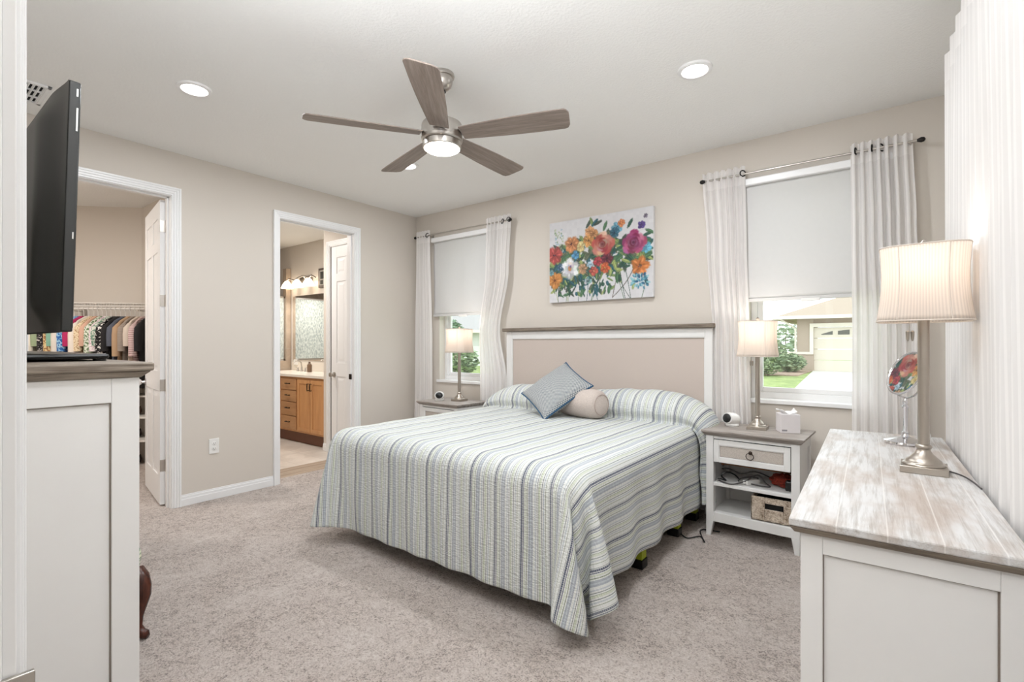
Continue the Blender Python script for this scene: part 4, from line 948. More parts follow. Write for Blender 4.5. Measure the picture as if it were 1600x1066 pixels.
# ------------------------------------------------------------------ floral canvas
def paint():
    Wn, Hn = 300, 220; rs = np.random.RandomState(7)
    yy, xx = np.mgrid[0:Hn, 0:Wn]; U = xx/(Wn-1); V = yy/(Hn-1)*.735
    im = np.ones((Hn, Wn, 3))*np.array([214, 213, 216.])
    im += (rs.rand(Hn//8+1, Wn//8+1, 1).repeat(8, 0).repeat(8, 1)[:Hn, :Wn]-.5)*8
    WOB = .10*np.sin(U*95+3*np.sin(V*70))*np.sin(V*110+2*np.sin(U*60))
    def bl(cx, cy, rx, ry, ang, col, al=1, soft=.25):
        c, s = math.cos(ang), math.sin(ang); dx = U-cx; dy = V-cy; a = (dx*c+dy*s)/rx; b = (-dx*s+dy*c)/ry
        d = np.sqrt(a*a+b*b)+WOB; m = np.clip((1-d)/soft, 0, 1)*al
        im[:] = im*(1-m[..., None])+np.array(col)*m[..., None]
    def line(p, q, w, col, bend=0):
        n = 40
        for i in range(n):
            t = i/n; bl(p[0]+(q[0]-p[0])*t+bend*math.sin(PI*t), p[1]+(q[1]-p[1])*t, w, w*1.6, 0, col, .8)
    def leaf(cx, cy, l, w, ang, col):
        bl(cx, cy, l, w, ang, col, .92, .3); bl(cx+.2*w*math.sin(ang), cy-.2*w*math.cos(ang), l*.8, w*.4, ang, tuple(min(255, v*1.35+18) for v in col), .55, .6); bl(cx, cy, l*.95, w*.08, ang, tuple(v*.6 for v in col), .6, .5)
    G = [(38, 78, 62), (66, 108, 72), (108, 134, 74), (34, 84, 96), (150, 164, 92), (58, 74, 62), (84, 92, 70)]
    for i in range(14):
        x = .06+rs.rand()*.9; line((x, .735), (x+rs.randn()*.06, .42), .0035, G[rs.randint(len(G))], rs.randn()*.02)
    line((.64, .72), (.84, .46), .004, (74, 66, 58), .03); line((.64, .72), (.76, .40), .004, (84, 72, 60), -.02)
    for i in range(420):
        x = rs.rand()*.98; y = .20+rs.rand()*.36+.04*math.sin(x*9)
        if x > .72 and y > .47: continue
        leaf(x, y, .03+rs.rand()*.035, .012+rs.rand()*.016, rs.rand()*PI, G[rs.randint(len(G))])
    for i in range(110):
        leaf(.03+rs.rand()*.62, .48+rs.rand()*.2, .02+rs.rand()*.03, .008+rs.rand()*.01, PI/2+rs.randn()*.6, G[rs.randint(len(G))])
    for i in range(40):   # pale spires, upper left
        t = rs.rand(); bl(.05+.10*rs.rand()+.02*t, .06+.22*t, .008, .012, rs.rand()*3, [(168, 184, 140), (190, 200, 176), (140, 166, 130), (150, 180, 200)][rs.randint(4)], .8)
    for x, y, a, c in ((.41, .06, -1, 5), (.44, .05, -1.9, 2), (.47, .06, -.8, 3), (.50, .065, -.4, 5), (.57, .10, -1.2, 1), (.80, .11, -1.0, 0), (.95, .22, -.3, 0), (.97, .20, .5, 1), (.70, .31, -.4, 0), (.73, .33, .2, 1), (.66, .45, 1.3, 4), (.62, .50, 1.6, 4), (.68, .55, 1.5, 1), (.76, .42, .4, 4), (.24, .57, .7, 3), (.21, .63, 1.2, 0), (.36, .58, -.9, 0), (.45, .63, -1.2, 0), (.48, .66, 1.2, 3), (.34, .66, 1.7, 1), (.40, .58, -.5, 3), (.94, .60, 1.2, 3), (.83, .62, 1.7, 4), (.95, .40, -.4, 1)):
        leaf(x, y, .050, .017, a, G[c])
    def rose(cx, cy, r, cols, n=26, asp=.95):
        for k in range(n):
            t = k/n; rr = r*(1-t)*.72; a = k*2.4; c = cols[k % len(cols)]; c = tuple(v*(1-.35*t)+rs.randn()*8 for v in c)
            bl(cx+rr*math.cos(a), cy+rr*asp*math.sin(a), r*(.42-.2*t), r*(.30-.12*t), a+PI/2, c, .9, .35)
        bl(cx, cy, r*.16, r*.14, 0, tuple(v*.5 for v in cols[0]), .8, .6)
    def daisy(cx, cy, r, col, mid, n=5):
        a0 = rs.rand()*6; n = n+1
        for k in range(n):
            a = a0+2*PI*k/n+rs.randn()*.18; q = r*(.46+.1*rs.rand()); sh = .78+.34*rs.rand()
            bl(cx+q*math.cos(a), cy+q*math.sin(a), r*.58, r*(.40+.1*rs.rand()), a+rs.randn()*.2, tuple(min(255, v*sh) for v in col), .95, .35)
            bl(cx+r*.6*math.cos(a+.15), cy+r*.58*math.sin(a+.15), r*.34, r*.13, a, tuple(min(255, v*1.15+28) for v in col), .7, .7)
            bl(cx+r*.36*math.cos(a-.3), cy+r*.34*math.sin(a-.3), r*.26, r*.08, a, tuple(v*.62 for v in col), .6, .7)
        for k in range(6): a = rs.rand()*6.28; bl(cx+r*.12*math.cos(a), cy+r*.12*math.sin(a), r*.13, r*.09, a, tuple(v*(.6+.7*rs.rand()) for v in mid), .8, .5)
    for x, y, r, c, m in ((.684, .13, .055, (96, 160, 186), (40, 96, 120)), (.66, .17, .05, (46, 96, 118), (30, 60, 80)), (.72, .10, .036, (206, 120, 70), (240, 160, 90)), (.90, .14, .035, (80, 60, 130), (50, 40, 90)), (.935, .07, .02, (120, 110, 130), (80, 70, 90)), (.94, .33, .05, (90, 170, 196), (60, 130, 160)), (.42, .13, .05, (214, 150, 96), (150, 90, 60)), (.41, .21, .06, (206, 142, 72), (120, 70, 40)), (.46, .15, .045, (190, 130, 80), (120, 70, 40)), (.33, .25, .05, (218, 196, 130), (190, 150, 60)), (.238, .22, .078, (206, 130, 76), (110, 60, 40)), (.055, .30, .085, (192, 72, 66), (110, 30, 40)), (.275, .32, .042, (80, 150, 196), (30, 90, 140)), (.12, .42, .04, (60, 100, 130), (190, 200, 205)), (.06, .53, .08, (204, 130, 60), (120, 60, 30)), (.02, .46, .03, (110, 160, 170), (60, 100, 120)), (.585, .38, .06, (120, 40, 60), (60, 20, 40)), (.50, .40, .045, (190, 60, 70), (110, 30, 40)), (.57, .46, .05, (212, 92, 50), (220, 130, 70)), (.46, .48, .045, (196, 84, 70), (240, 170, 110)), (.42, .42, .03, (160, 190, 210), (110, 130, 150)), (.35, .45, .05, (198, 150, 110), (130, 90, 60))): daisy(x, y, r, c, m, 6)
    rose(.544, .255, .125, [(212, 92, 84), (232, 140, 120), (244, 178, 158), (196, 62, 62)])
    rose(.83, .275, .122, [(176, 52, 112), (204, 110, 156), (150, 36, 90), (192, 74, 130)])
    daisy(.218, .435, .10, (226, 226, 230), (214, 150, 90), 5); rose(.218, .435, .07, [(236, 236, 238), (222, 224, 230), (240, 236, 232)], 14); bl(.218, .435, .02, .025, 0, (206, 140, 84)); bl(.225, .42, .008, .018, .3, (120, 90, 150))
    rose(.40, .56, .045, [(150, 190, 196), (200, 222, 220), (90, 140, 150)], 12)
    daisy(.886, .475, .09, (214, 118, 52), (120, 90, 60), 4)
    for k in range(60):
        a = rs.rand()*6.28; r = .085*math.sqrt(rs.rand()); bl(.885+r*math.cos(a), .60+r*.8*math.sin(a), .018, .010, a, [(96, 170, 190), (60, 130, 160), (140, 200, 210), (40, 90, 130)][rs.randint(4)], .85, .4)
    im[:] = im*.86+im.mean(2, keepdims=True)*.12
    return np.clip(im, 0, 255), Wn, Hn
im, Wn, Hn = paint()
pw, ph_ = .995, .735
art = thing('canvas_painting', 'canvas painting of multicoloured garden flowers on the wall above the headboard', 'painting', (-2.005, BY-.004, 1.645))
MB().box(-pw/2, pw/2, -.034, 0, 0, ph_).build('stretched_canvas', plain('white canvas edge', (222, 221, 222), .8), art, bevel=.002)
pm = MB().grid(lambda u, v: (-pw/2+.001+(pw-.002)*u, -.0346, ph_-.001-(ph_-.002)*v), Wn-1, Hn-1)
def paint_mat():
    a = N('painted flowers'); vc = a.n('ShaderNodeVertexColor'); vc.layer_name = 'paint'; a.set(vc.outputs[0], .6); a.bump(a.noise(a.coord(), 90, 3), .2, .002); return a.m
po = pm.build('painted_face', paint_mat(), art, label='painted flowers: coral and magenta roses, white bloom, orange and blue flowers')
ca = po.data.color_attributes.new('paint', 'FLOAT_COLOR', 'POINT')
cc = im.reshape(-1, 3)/255.; cc = np.where(cc <= .04045, cc/12.92, ((cc+.055)/1.055)**2.4)
ca.data.foreach_set('color', np.concatenate([cc, np.ones((len(cc), 1))], 1).ravel().astype(np.float32))

# ------------------------------------------------------------------ closet contents
dirv = Vector((math.cos(R(45)), math.sin(R(45)), 0)); RB = Vector((-6.47, 1.335, 0))
ws = thing('wire_shelf', 'white wire closet shelf with hanging rail along the angled closet wall', 'shelf', (RB.x, RB.y, 1.68), R(45))
mb = MB(); mb.tube([(-1.5, -.02, 0), (1.0, -.02, 0)], .005, 8); mb.tube([(-1.5, -.02, -.03), (1.0, -.02, -.03)], .004, 8); mb.tube([(-1.5, .29, 0), (1.0, .29, 0)], .004, 8)
for i in range(100): x = -1.49+i*.025; mb.tube([(x, -.02, -.03), (x, -.02, .004), (x, .29, .004)], .0018, 4)
mb.build('wire_deck', M_wire, ws)
MB().tube([(-1.5, 0, -.055), (1.0, 0, -.055)], .009, 10).build('hanging_rail', M_wire, ws, smooth=True)
for x in (-1.0, -.2, .48): MB().box(x-.006, x+.006, .0, .295, -.075, -.062).box(x-.022, x+.022, .285, .292, -.11, -.04).build('wall_bracket', M_nickel, ws)
def pat(name, rgb, rgb2, scale=26, thr=.5, kind='noise'):
    scale = scale*(2.3 if kind == 'noise' else 1.6)
    a = N(name); co = a.coord()
    if kind == 'stripe':
        sep = a.n('ShaderNodeSeparateXYZ'); a.L(co, sep.inputs[0]); f = a.math('FRACT', a.math('MULTIPLY', a.math('ADD', sep.outputs[2], 9), scale))
    else: f = a.noise(co, scale, 1, .4, .6)
    a.set(a.ramp(f, [(thr-.02, lin(rgb)), (thr+.02, lin(rgb2))]), .9); a.bump(a.noise(co, 12, 2, .5, 1), .5, .02); return a.m
def garment(s, label, mat, lng=.72, sl=.24, wd=.21, lean=0, hang=True):
    t = thing('hanging_shirt', label, 'shirt', tuple(RB+dirv*s+Vector((0, 0, 1.625))), R(-45+lean), group='clothes on the closet rail')
    # local x runs along the shoulders, y is the thickness; hook at origin
    hk = MB().tube([(0, 0, -.085), (0, 0, -.03), (.012, 0, -.012), (.014, 0, .004), (.006, 0, .016), (-.006, 0, .0165), (-.013, 0, .008), (-.013, 0, -.002)], .0032, 6)
    hk.tube([(-wd+.02, 0, -.155), (-.03, 0, -.094), (0, 0, -.085), (.03, 0, -.094), (wd-.02, 0, -.155)], .005, 6); hk.build('hanger', M_wire, t, smooth=True)
    rnd = random.Random(int(s*1000)+7); ph = rnd.random()*6
    def fn(u, v):
        a = u*2*PI; c, q = math.cos(a), math.sin(a)
        pts = [(.045, -.078, .020), (.075, -.092, .026), (.15, -.125, .030), (wd, -.165, .030), (wd+.006, -.22, .028), (wd-.015, -.34, .030), (wd-.01, -.55, .030), (wd+.01, -lng, .034)]
        k = v*(len(pts)-1); i = min(int(k), len(pts)-2); f = k-i
        w, z, th = [pts[i][j]*(1-f)+pts[i+1][j]*f for j in range(3)]
        y = th*.8*(abs(q)**.7)*(1 if q > 0 else -1)*(1+.25*math.sin(c*9+ph+z*5))
        return (w*c, y+.008*math.sin(z*14+ph)*v, z)
    mb = MB().grid(fn, 28, 21)
    for sgn in (-1, 1):
        mb.tube([(sgn*(wd-.03), 0, -.165), (sgn*(wd+.02), .004, -.21), (sgn*(wd+.032), .008, -.27), (sgn*(wd+.028), .006, -.21-sl)], [.022, .034, .036, .034], 10)
    mb.build('fabric', mat, t, smooth=True)
    return t
GS = [
 (-.62, 'dark navy top at the far left of the closet rail', plain('navy knit', (40, 42, 56), .9)),
 (-.565, 'grey blue shirt at the far left of the closet rail', plain('grey blue cotton', (116, 126, 140), .9)),
 (-.51, 'lilac grey top near the left of the closet rail', plain('lilac grey cotton', (140, 130, 146), .9)),
 (-.455, 'charcoal top with a white v neck near the left of the closet rail', pat('charcoal with white', (52, 50, 54), (222, 220, 216), 9, .62)),
 (-.40, 'deep purple top between charcoal and cream garments', plain('deep purple knit', (58, 40, 70), .9)),
 (-.345, 'cream top just left of the pale green one on the closet rail', plain('cream cotton', (222, 214, 198), .9)),
 (-.295, 'pale sage green shirt on the closet rail', plain('sage green cotton', (150, 164, 132), .9)),
 (-.245, 'black blouse with small white flecks on the closet rail', pat('black flecked', (26, 24, 26), (208, 200, 196), 34, .62)),
 (-.195, 'brown and gold paisley blouse on the closet rail', pat('paisley', (140, 96, 64), (214, 190, 140), 22)),
 (-.145, 'mint green top on a mint hanger on the closet rail', plain('mint green cotton', (128, 170, 150), .9)),
 (-.10, 'stone white shirt right of the mint green top', plain('stone white cotton', (214, 206, 196), .9)),
 (-.055, 'bright blue patterned blouse in the middle of the closet rail', pat('blue pattern', (40, 96, 160), (150, 190, 214), 20)),
 (-.01, 'crimson pink top in the middle of the closet rail', plain('crimson pink jersey', (176, 40, 92), .9)),
 (.035, 'ivory satin blouse right of the crimson top', plain('ivory satin', (226, 216, 204), .5)),
 (.08, 'cream blouse with brown leopard spots on the closet rail', pat('leopard', (222, 204, 172), (150, 112, 74), 40, .58)),
 (.12, 'salmon beige top beside the leopard spotted blouse', plain('salmon beige', (204, 164, 142), .9)),
 (.16, 'green and white leafy print blouse on the closet rail', pat('leafy', (212, 214, 200), (96, 122, 84), 28)),
 (.20, 'mauve and white print blouse beside the leafy one', pat('mauve print', (196, 170, 180), (228, 220, 218), 26)),
 (.24, 'sea green print blouse left of the black and white one', pat('sea green print', (110, 140, 122), (206, 208, 196), 24)),
 (.285, 'black blouse with bold white zebra marks on the closet rail', pat('zebra', (22, 20, 22), (226, 222, 216), 24, .6)),
 (.33, 'plain black cardigan right of the zebra print blouse', plain('black knit', (30, 28, 30), .95)),
 (.375, 'slate blue shirt on the right half of the closet rail', plain('slate cotton', (84, 88, 100), .9)),
 (.42, 'camel brown top on the right half of the closet rail', plain('camel cotton', (176, 146, 116), .9)),
 (.465, 'taupe shirt with faint stripes on the right half of the closet rail', pat('taupe stripe', (160, 146, 134), (134, 122, 112), 60, .5, 'stripe')),
 (.51, 'pale beige shirt near the right end of the closet rail', plain('pale beige cotton', (206, 192, 178), .9)),
 (.555, 'dusty pink plaid shirt at the right end of the closet rail', pat('dusty plaid', (172, 140, 140), (206, 184, 180), 30, .5, 'stripe')),
 (.60, 'black jacket at the very right end of the closet rail', plain('black jacket', (32, 30, 32), .95)),
]
for i, (s_, lb, m_) in enumerate(GS): garment(s_, lb, m_, .68+.06*((i*7) % 3), .17+.05*((i*5) % 3), .20+.01*((i*3) % 3), ((i*37) % 9)-4)
rk = thing('shoe_shelf', 'low white tiered shoe rack on the closet floor under the hanging clothes', 'shelf', (RB.x+dirv.x*.3, RB.y+dirv.y*.3, 0), R(45))
mb = MB()
for z in (.26, .50, .72): mb.box(-.9, .75, -.02, .26, z, z+.018)
for x in (-.9, 0, .73): mb.box(x, x+.02, -.02, .26, 0, .74)
mb.build('frame', M_wire, rk, bevel=.002)
for z, c_ in ((.278, (60, 46, 44)), (.518, (120, 92, 80)), (.0, (70, 60, 58))):
    for i in range(7):
        sh_ = MB(); L_ = .25
        def shoe(u, v, L_=L_):
            a = u*2*PI; x = -L_/2+L_*v; w = .036*(math.sin(PI*min(1, .08+v*.86))**.45); hh = (.085-.05*v) if v < .5 else .06-.02*v
            if v in (0, 1): w *= .2
            return (w*math.cos(a), x, max(0, hh*.5+hh*.5*math.sin(a)))
        sh_.grid(shoe, 16, 10)
        cl = (tuple(min(255, v_+((i*53) % 70)) for v_ in c_))
        o = sh_.build('shoe', plain('shoe leather %d %d %d' % cl, cl, .5), None, smooth=True)
        pos = Vector((RB.x+dirv.x*.3, RB.y+dirv.y*.3, 0))+dirv*(-.80+i*.22)+Vector((-.707, .707, 0))*.12+Vector((0, 0, z+.001)); o.location = pos; o.rotation_euler = (0, 0, R(45+180))
        tier = {.278: 'lowest', .518: 'middle', .0: 'floor'}[z]
        tag(o, 'leather shoe on the %s tier of the closet shoe rack, %s from the left' % (tier, ['first', 'second', 'third', 'fourth', 'fifth', 'sixth', 'seventh'][i]), 'shoe', 'shoes on the closet rack')
cl_ = thing('added_closet_light', 'added round white fill light on the closet ceiling, out of view', 'ceiling light', (-5.35, .05, 2.74))
MB().lathe([(0, -.06), (.08, -.055), (.12, -.035), (.13, 0)], 32, caps=False).build('diffuser', emit('closet fill glow', (255, 236, 214), 3), cl_, smooth=True)
area_light('closet_fill_light', (-5.35, .05, 2.66), .2, 38, (1, .94, .89))  # added fixture and lamp, out of view, to brighten the closet

# ------------------------------------------------------------------ bathroom
va = thing('bathroom_vanity', 'maple bathroom vanity with four drawers and two doors, seen through the bathroom doorway', 'vanity', (-6.25, 3.33, 0))
V0, V1 = -.87, .885   # local x
b = MB(); b.box(V0, V1, .012, .55, .14, .845); b.build('cabinet_body', M_maple, va)
MB().box(V0, V1-.02, .06, .55, 0, .14).build('toe_kick', M_toe, va)
def front(x0, x1, z0, z1, mat, nm, shaker=True):
    m = MB(); f = .05
    if shaker:
        for p, q, a, c in ((x0, x0+f, z0, z1), (x1-f, x1, z0, z1), (x0+f, x1-f, z0, z0+f), (x0+f, x1-f, z1-f, z1)): m.box(p, q, -.008, .012, a, c)
        m.box(x0+f, x1-f, 0, .012, z0+f, z1-f)
    else: m.box(x0, x1, -.008, .012, z0, z1)
    return m.build(nm, mat, va, bevel=.003)
def pull(par, x, z, vert):
    p = [(x, -.008, z-.04), (x, -.03, z-.045), (x, -.032, z), (x, -.03, z+.045), (x, -.008, z+.04)] if vert else [(x-.04, -.008, z), (x-.045, -.03, z), (x, -.032, z), (x+.045, -.03, z), (x+.04, -.008, z)]
    MB().tube(p, .006, 8).build('handle', M_dark, par, smooth=True)
for z0, z1 in ((.165, .335), (.345, .515), (.525, .665), (.675, .815)):
    pull(front(-.15, .225, z0, z1, M_mapleh, 'drawer', False), .04, (z0+z1)/2+.01, False)
for x0, x1, hx in ((.255, .555, .53), (.565, .868, .59)): pull(front(x0, x1, .165, .815, M_maple, 'cabinet_door'), hx, .73, True)
for x0, x1, hx in ((-.86, -.52, -.55), (-.51, -.17, -.48)): pull(front(x0, x1, .165, .815, M_maple, 'cabinet_door'), hx, .73, True)
tag(MB().box(V0-.01, V1+.01, -.02, .55, 0, .035).box(V0-.01, V1+.01, .535, .55, .035, .16).build('vanity_countertop', M_counter, None, (-6.25, 3.33, .845), bevel=.004), 'cream stone countertop with backsplash on the maple vanity', 'countertop')
fa = thing('bathroom_faucet', 'dark nickel widespread faucet on the vanity counter', 'faucet', (-6.62, 3.74, .88))
MB().lathe([(.022, 0), (.020, .01), (.012, .02), (.011, .06), (.009, .07)], 16).tube([(0, 0, .06), (0, -.01, .12), (0, -.05, .155), (0, -.10, .15), (0, -.115, .125)], .009, 10).build('spout', M_nickel, fa, smooth=True)
for x in (-.10, .10): MB().lathe([(.02, 0), (.018, .01), (.011, .02), (.010, .045), (.014, .05), (.005, .06)], 14, Tm(x, 0, 0)).tube([(x, 0, .05), (x+(.05 if x > 0 else -.05), -.01, .06)], .005, 8).build('faucet_handle', M_nickel, fa, smooth=True)
tag(MB().lathe([(.03, 0), (.032, .02), (.032, .10), (.018, .115), (.012, .13), (.02, .14), (.0, .145)], 20, caps=True).build('soap_dispenser', plain('brown glass', (120, 96, 76), .3), None, (-6.35, 3.70, .88), smooth=True), 'brown soap dispenser beside the bathroom faucet', 'soap dispenser')
tag(MB().box(-.055, .055, -.006, 0, -.04, .04).build('switch_plate', M_plastic, None, (-7.0, 3.864, 1.0), bevel=.002), 'white outlet plate on the backsplash behind the vanity', 'outlet plate')
mi = thing('vanity_mirror', 'frameless bathroom mirror above the vanity', 'mirror', (-6.23, 3.878, 1.03))
MB().box(-.87, .87, -.006, 0, 0, .95).build('mirror_glass', M_mirror, mi)
vl = thing('vanity_light', 'nickel vanity light bar with three lit frosted glass shades above the bathroom mirror', 'wall light', (-6.72, 3.87, 2.20))
MB().box(-.16, .16, -.02, 0, -.05, .05).build('back_plate', M_nickel, vl, bevel=.008)
MB().tube([(-.40, -.10, -.005), (-.30, -.10, .03), (-.2, -.08, .0), (-.1, -.07, .035), (0, -.05, .05), (.1, -.07, .035), (.2, -.08, .0), (.3, -.10, .03), (.40, -.10, -.005)], .010, 10).tube([(0, -.05, .05), (0, -.0, 0)], .01, 8).build('curved_arm', M_nickel, vl, smooth=True)
for x in (-.36, -.08, .22): MB().lathe([(.02, .0), (.035, -.015), (.06, -.05), (.078, -.09), (.085, -.11), (.0, -.10)], 24, Tm(x, -.10, 0), caps=False).build('glass_shade', M_glob, vl, smooth=True, label='lit frosted glass shade')
area_light('vanity_lamp_light', (-6.72, 3.62, 2.02), .5, 9, (1, .9, .8), rot=(R(-20), 0, 0), shape='RECTANGLE', sy=.12)
area_light('bath_fill_light', (-5.8, 2.5, 2.70), .2, 28, (1, .95, .91))  # added lamp and fixture below, out of view, to brighten the bathroom
bc = thing('added_bath_light', 'added round fill light on the bathroom ceiling, out of view', 'ceiling light', (-5.8, 2.5, 2.74))
MB().lathe([(0, -.01), (.08, -.009), (.10, 0)], 24, caps=False).build('diffuser', emit('bath fill glow', (255, 236, 214), 4), bc, smooth=True)
fr = thing('framed_sign', 'small dark framed picture on the bathroom wall above the mirror', 'picture', (-6.26, 3.876, 2.06))
MB().box(-.13, .13, -.02, 0, 0, .27).build('frame', plain('brown grey frame', (92, 80, 72), .5), fr, bevel=.003)
MB().box(-.10, .10, -.022, -.019, .03, .24).build('mat_board', plain('pale mount', (176, 172, 164), .8), fr)
MB().box(-.075, .075, -.024, -.021, .12, .22).box(-.075, -.01, -.024, -.021, .045, .10).box(.01, .075, -.024, -.021, .045, .10).build('dark_print', plain('dark print', (58, 60, 56), .7), fr)
# shower enclosure beyond the vanity
sw = thing('shower_enclosure', 'tiled shower with a rain pattern frosted glass panel, left of the vanity in the bathroom', 'shower', (-7.16, 3.0, 0))
MB().box(-.10, 0, -.95, .87, 0, 1.02).build('tiled_knee_wall', M_shower, sw)
MB().box(-.10, .0, .80, .87, 1.02, 2.40).build('tiled_post', M_shower, sw)
MB().box(-.06, -.045, -.95, .80, 1.04, 1.97).build('glass_panel', M_frost, sw, label='rain pattern frosted glass')
f_ = MB()
for p, q, a, c in ((-.95, .80, 1.02, 1.045), (-.95, .80, 1.96, 1.98), (-.95, -.93, 1.02, 1.98), (.785, .80, 1.02, 1.98)): f_.box(-.065, -.04, p, q, a, c)
f_.build('metal_frame', M_nickel, sw)
MB().box(-1.25, -1.2, -.95, .87, 0, 2.40).build('tiled_back_wall', M_shower, sw)
tw = thing('hand_towel', 'patterned hand towel hanging at the right end of the vanity', 'towel', (-5.50, 3.80, .98))
MB().grid(lambda u, v: (-.07+.14*u, .01*math.sin(u*14), .34*v-.02), 16, 12).build('towel_fabric', pat('grey white check', (214, 208, 200), (92, 88, 86), 40), tw, smooth=True, solid=.008)
MB().tube([(-.09, 0, .32), (.09, 0, .32), (.155, 0, .32)], .006, 8).build('towel_bar', M_dark, tw, smooth=True)

# ------------------------------------------------------------------ outdoors
def ground_mat(name, a_, b_, sc): 
    a = N(name); co = a.coord(); a.set(a.ramp(a.noise(co, sc, 5, .65), [(.35, lin(a_)), (.65, lin(b_))]), .95); a.bump(a.noise(co, 30, 2), .4, .03); return a.m
GZ = -.20
lawn = MB().box(-90, 40, BY+.15, 110, GZ-.3, GZ).build('lawn', ground_mat('lawn grass', (122, 142, 82), (168, 184, 118), 2.5)); struct(lawn)
drv = MB(); drv.add([(-1.55, 12.0, GZ+.02), (10, 12.0, GZ+.02), (10, 31.8, GZ+.02), (-3.35, 31.8, GZ+.02), (-2.41, 17.45, GZ+.02), (-1.55, 12, GZ-.05), (10, 12, GZ-.05), (10, 31.8, GZ-.05), (-3.35, 31.8, GZ-.05), (-2.41, 17.45, GZ-.05)], [(0, 1, 2, 3, 4), (9, 8, 7, 6, 5), (0, 5, 6, 1), (1, 6, 7, 2), (2, 7, 8, 3), (3, 8, 9, 4), (4, 9, 5, 0)])
struct(drv.build('driveway', ground_mat('pale concrete', (214, 212, 206), (228, 226, 220), 1.2)), 'pale concrete driveway')
struct(MB().box(-6.3, -3.35, 26, 31.3, GZ, GZ+.04).build('planting_bed', ground_mat('mulch bed', (150, 128, 112), (190, 166, 148), 6)))
hs = thing('garage_house', 'beige stucco house with a wide cream garage door beyond the driveway', 'house', (1.0, 31.6, GZ))
M_st = plain('taupe stucco', (184, 168, 152), .9, var=.08, scale=6); M_band = plain('cream trim band', (236, 230, 216), .7); M_roof = plain('pale brown shingle', (186, 170, 152), .9, var=.25, scale=30)
hb_ = MB(); hb_.box(-5.1, -4.3, -.1, .3, 0, 3.15); hb_.box(-4.3, 6, .0, .3, 2.42, 3.15); hb_.box(5.2, 6, 0, .3, 0, 2.42); hb_.box(-5.1, -4.9, .3, 8, 0, 3.15); hb_.build('stucco_wall', M_st, hs)
MB().box(-4.48, -4.3, -.16, -.11, 1.06, 2.42).box(-4.48, 5.3, -.16, -.02, 2.42, 2.62).box(-5.9, -4.3, -.16, -.11, .92, 1.06).build('trim_band', M_band, hs)
gd = MB()
for i in range(4): gd.box(-4.3, 5.2, .05, .12, .02+i*.60, .60+i*.60)
gdo = gd.build('garage_door', plain('cream garage door', (226, 218, 202), .7), hs, bevel=.01)
for i in range(12):
    x = -3.95+i*.76
    n = [(x, 2.0), (x+.52, 2.0), (x+.52, 2.26 if i else 2.20), (x, 2.20 if i else 2.03)]
    MB().prism(n, .03, .06).build('garage_window', plain('dark door glass', (96, 96, 90), .3), gdo)
rf = MB(); rf.add([(-6.2, -.7, 2.98), (7, -.7, 2.98), (7, 9, 2.98), (-6.2, 9, 2.98), (-1.6, 4.1, 4.9), (7, 4.1, 4.9)], [(0, 1, 5, 4), (3, 4, 5, 2), (0, 4, 3), (1, 2, 5), (0, 3, 2, 1)]); rf.build('roof', M_roof, hs)
MB().box(-6.25, 7, -.76, -.66, 2.86, 3.04).box(-6.25, -6.15, -.7, 9, 2.86, 3.04).tube([(-5.9, -.7, 2.92), (-5.5, -.4, 2.62), (-5.16, -.14, 2.35), (-5.16, -.14, .3)], .05, 8).build('gutter', M_band, hs)
def leafy(name, label, cat, loc, rx, ry, rz_, n, cols, group=None, size=.16, trunk=None, seed=0):
    t = thing(name, label, cat, loc, group=group); rs = random.Random(seed); mb = MB()
    for i in range(n):
        a, b = rs.random()*2*PI, math.acos(2*rs.random()-1); r = .55+.45*rs.random()
        p = Vector((rx*r*math.sin(b)*math.cos(a), ry*r*math.sin(b)*math.sin(a), rz_*(1+r*math.cos(b)))); q = Matrix.Rotation(rs.random()*6, 4, 'Z') @ Matrix.Rotation(rs.random()*3, 4, 'X')
        s = size*(.6+rs.random()); c = p+Vector((0, 0, trunk or 0))
        mb.add([c+(q @ Vector(v)) for v in ((-s, 0, 0), (0, -s*.45, s*.1), (s, 0, 0), (0, s*.45, s*.1))], [(0, 1, 2, 3)])
    a = N(name+' leaves'); a.set(a.ramp(a.noise(a.coord(), 3, 2), [(.35, lin(cols[0])), (.65, lin(cols[1]))]), .8); mb.build('foliage', a.m, t)
    MB().tube([(0, 0, 0), (.02*rx, 0, (trunk or 0)+rz_*1.1)], [.05*max(rx, .6), .02], 8).build('stem', plain('grey bark', (120, 104, 90), .9), t)
    return t
GC = ((112, 132, 104), (168, 184, 146))  # leaf greens paled to stand for haze
for i, (x, y, rx, h) in enumerate(((-9.4, 26.5, 1.0, .95), (-7.3, 25.2, 1.05, 1.15), (-5.9, 27.2, .85, 1.1), (-4.5, 25.6, .85, .95), (-4.1, 29.4, .7, .5))):
    leafy('shrub', ['pale green shrub furthest left in the right window', 'round green shrub behind the nightstand lamp in the right window', 'green shrub left of the garage house', 'green shrub at the corner of the garage house', 'low shrub beside the driveway and garage'][i], 'shrub', (x, y, GZ), rx, .9, h, 1300, GC, 'shrubs beside the garage house', .09, seed=i)
leafy('tree', 'slim tree rising beyond the shrubs in the right window', 'tree', (-8.2, 38, GZ), 1.0, 1, 1.3, 300, ((120, 140, 116), (176, 190, 166)), None, .16, 2.2, 11)
leafy('tree', 'distant tree line at the left of the garage house', 'tree', (-9.2, 62, GZ), 3, 2, 1.6, 500, ((140, 160, 136), (178, 194, 170)), None, .3, .6, 12)
M_pale = plain('pale house wall', (222, 222, 220), .9)
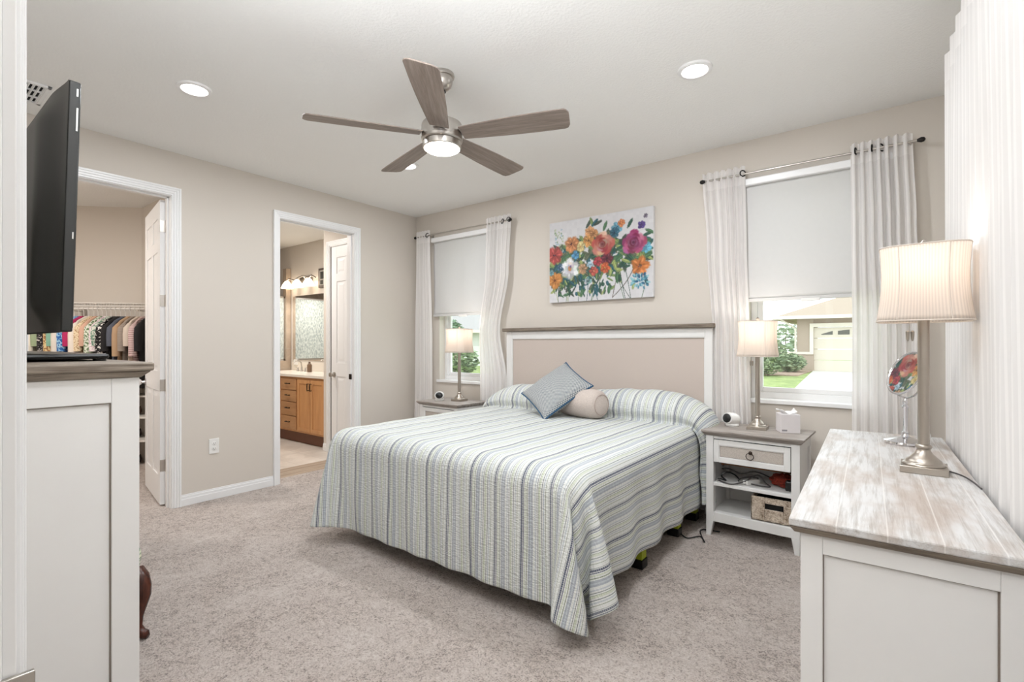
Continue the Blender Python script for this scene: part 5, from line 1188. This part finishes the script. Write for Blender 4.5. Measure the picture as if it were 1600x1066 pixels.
nh = thing('neighbour_house', 'pale house with a grey roof seen through the left window', 'house', (-30, 30, GZ), R(38))
MB().box(-9, 9, 0, 8, 0, 2.7).build('wall', M_pale, nh)
rf = MB(); rf.add([(-9.8, -.8, 2.6), (9.8, -.8, 2.6), (9.8, 8.8, 2.6), (-9.8, 8.8, 2.6), (-5.5, 4, 4.6), (5.5, 4, 4.6)], [(0, 1, 5, 4), (2, 3, 4, 5), (0, 4, 3), (1, 2, 5), (0, 3, 2, 1)]); rf.build('roof', plain('grey shingle', (176, 174, 172), .9, var=.2, scale=20), nh)
MB().box(-9.8, 9.8, -.9, -.8, 2.45, 2.68).build('fascia', M_band, nh)
leafy('tree', 'dense green tree on the lawn seen through the left window', 'tree', (-21.4, 21.6, GZ), 1.1, 1.1, 1.4, 1900, ((96, 124, 100), (148, 170, 136)), None, .11, .3, 21)
for i, (x, y, h) in enumerate(((-21.6, 19.6, .35), (-19.9, 18.7, .32), (-18.0, 18.6, .45), (-16.6, 17.9, .7))):
    leafy('shrub', ['small shrub at the left below the lampshade in the left window', 'small shrub behind the lamp pole in the left window', 'bushy shrub right of the lamp pole in the left window', 'taller shrub beside the right curtain in the left window'][i], 'shrub', (x, y, GZ),   .75, .6, h, 420, GC, 'shrubs across the lawn', .14, seed=30+i)
fn_ = thing('vinyl_fence', 'long white fence across the lawn in the left window', 'fence', (-24.5, 22.0, GZ), R(42))
MB().box(-9, 12, -.03, .03, .05, 1.3).box(-9, 12, -.05, .05, 1.28, 1.36).build('panel', M_trim, fn_)

# ------------------------------------------------------------------ hall behind the camera
hl = thing('added_hall_light', 'added round white fill light in the unseen hall behind the bedroom doorway', 'ceiling light', (-.3, -.9, 2.74))
MB().lathe([(0, -.07), (.10, -.065), (.15, -.04), (.16, 0)], 32, caps=False).build('diffuser', emit('hall fill glow', (255, 240, 222), 3), hl, smooth=True)
area_light('hall_fill_light', (-.3, -.9, 2.62), .45, 22, (.94, .975, 1))  # added fixture and lamp, unseen, as soft fill through the doorway
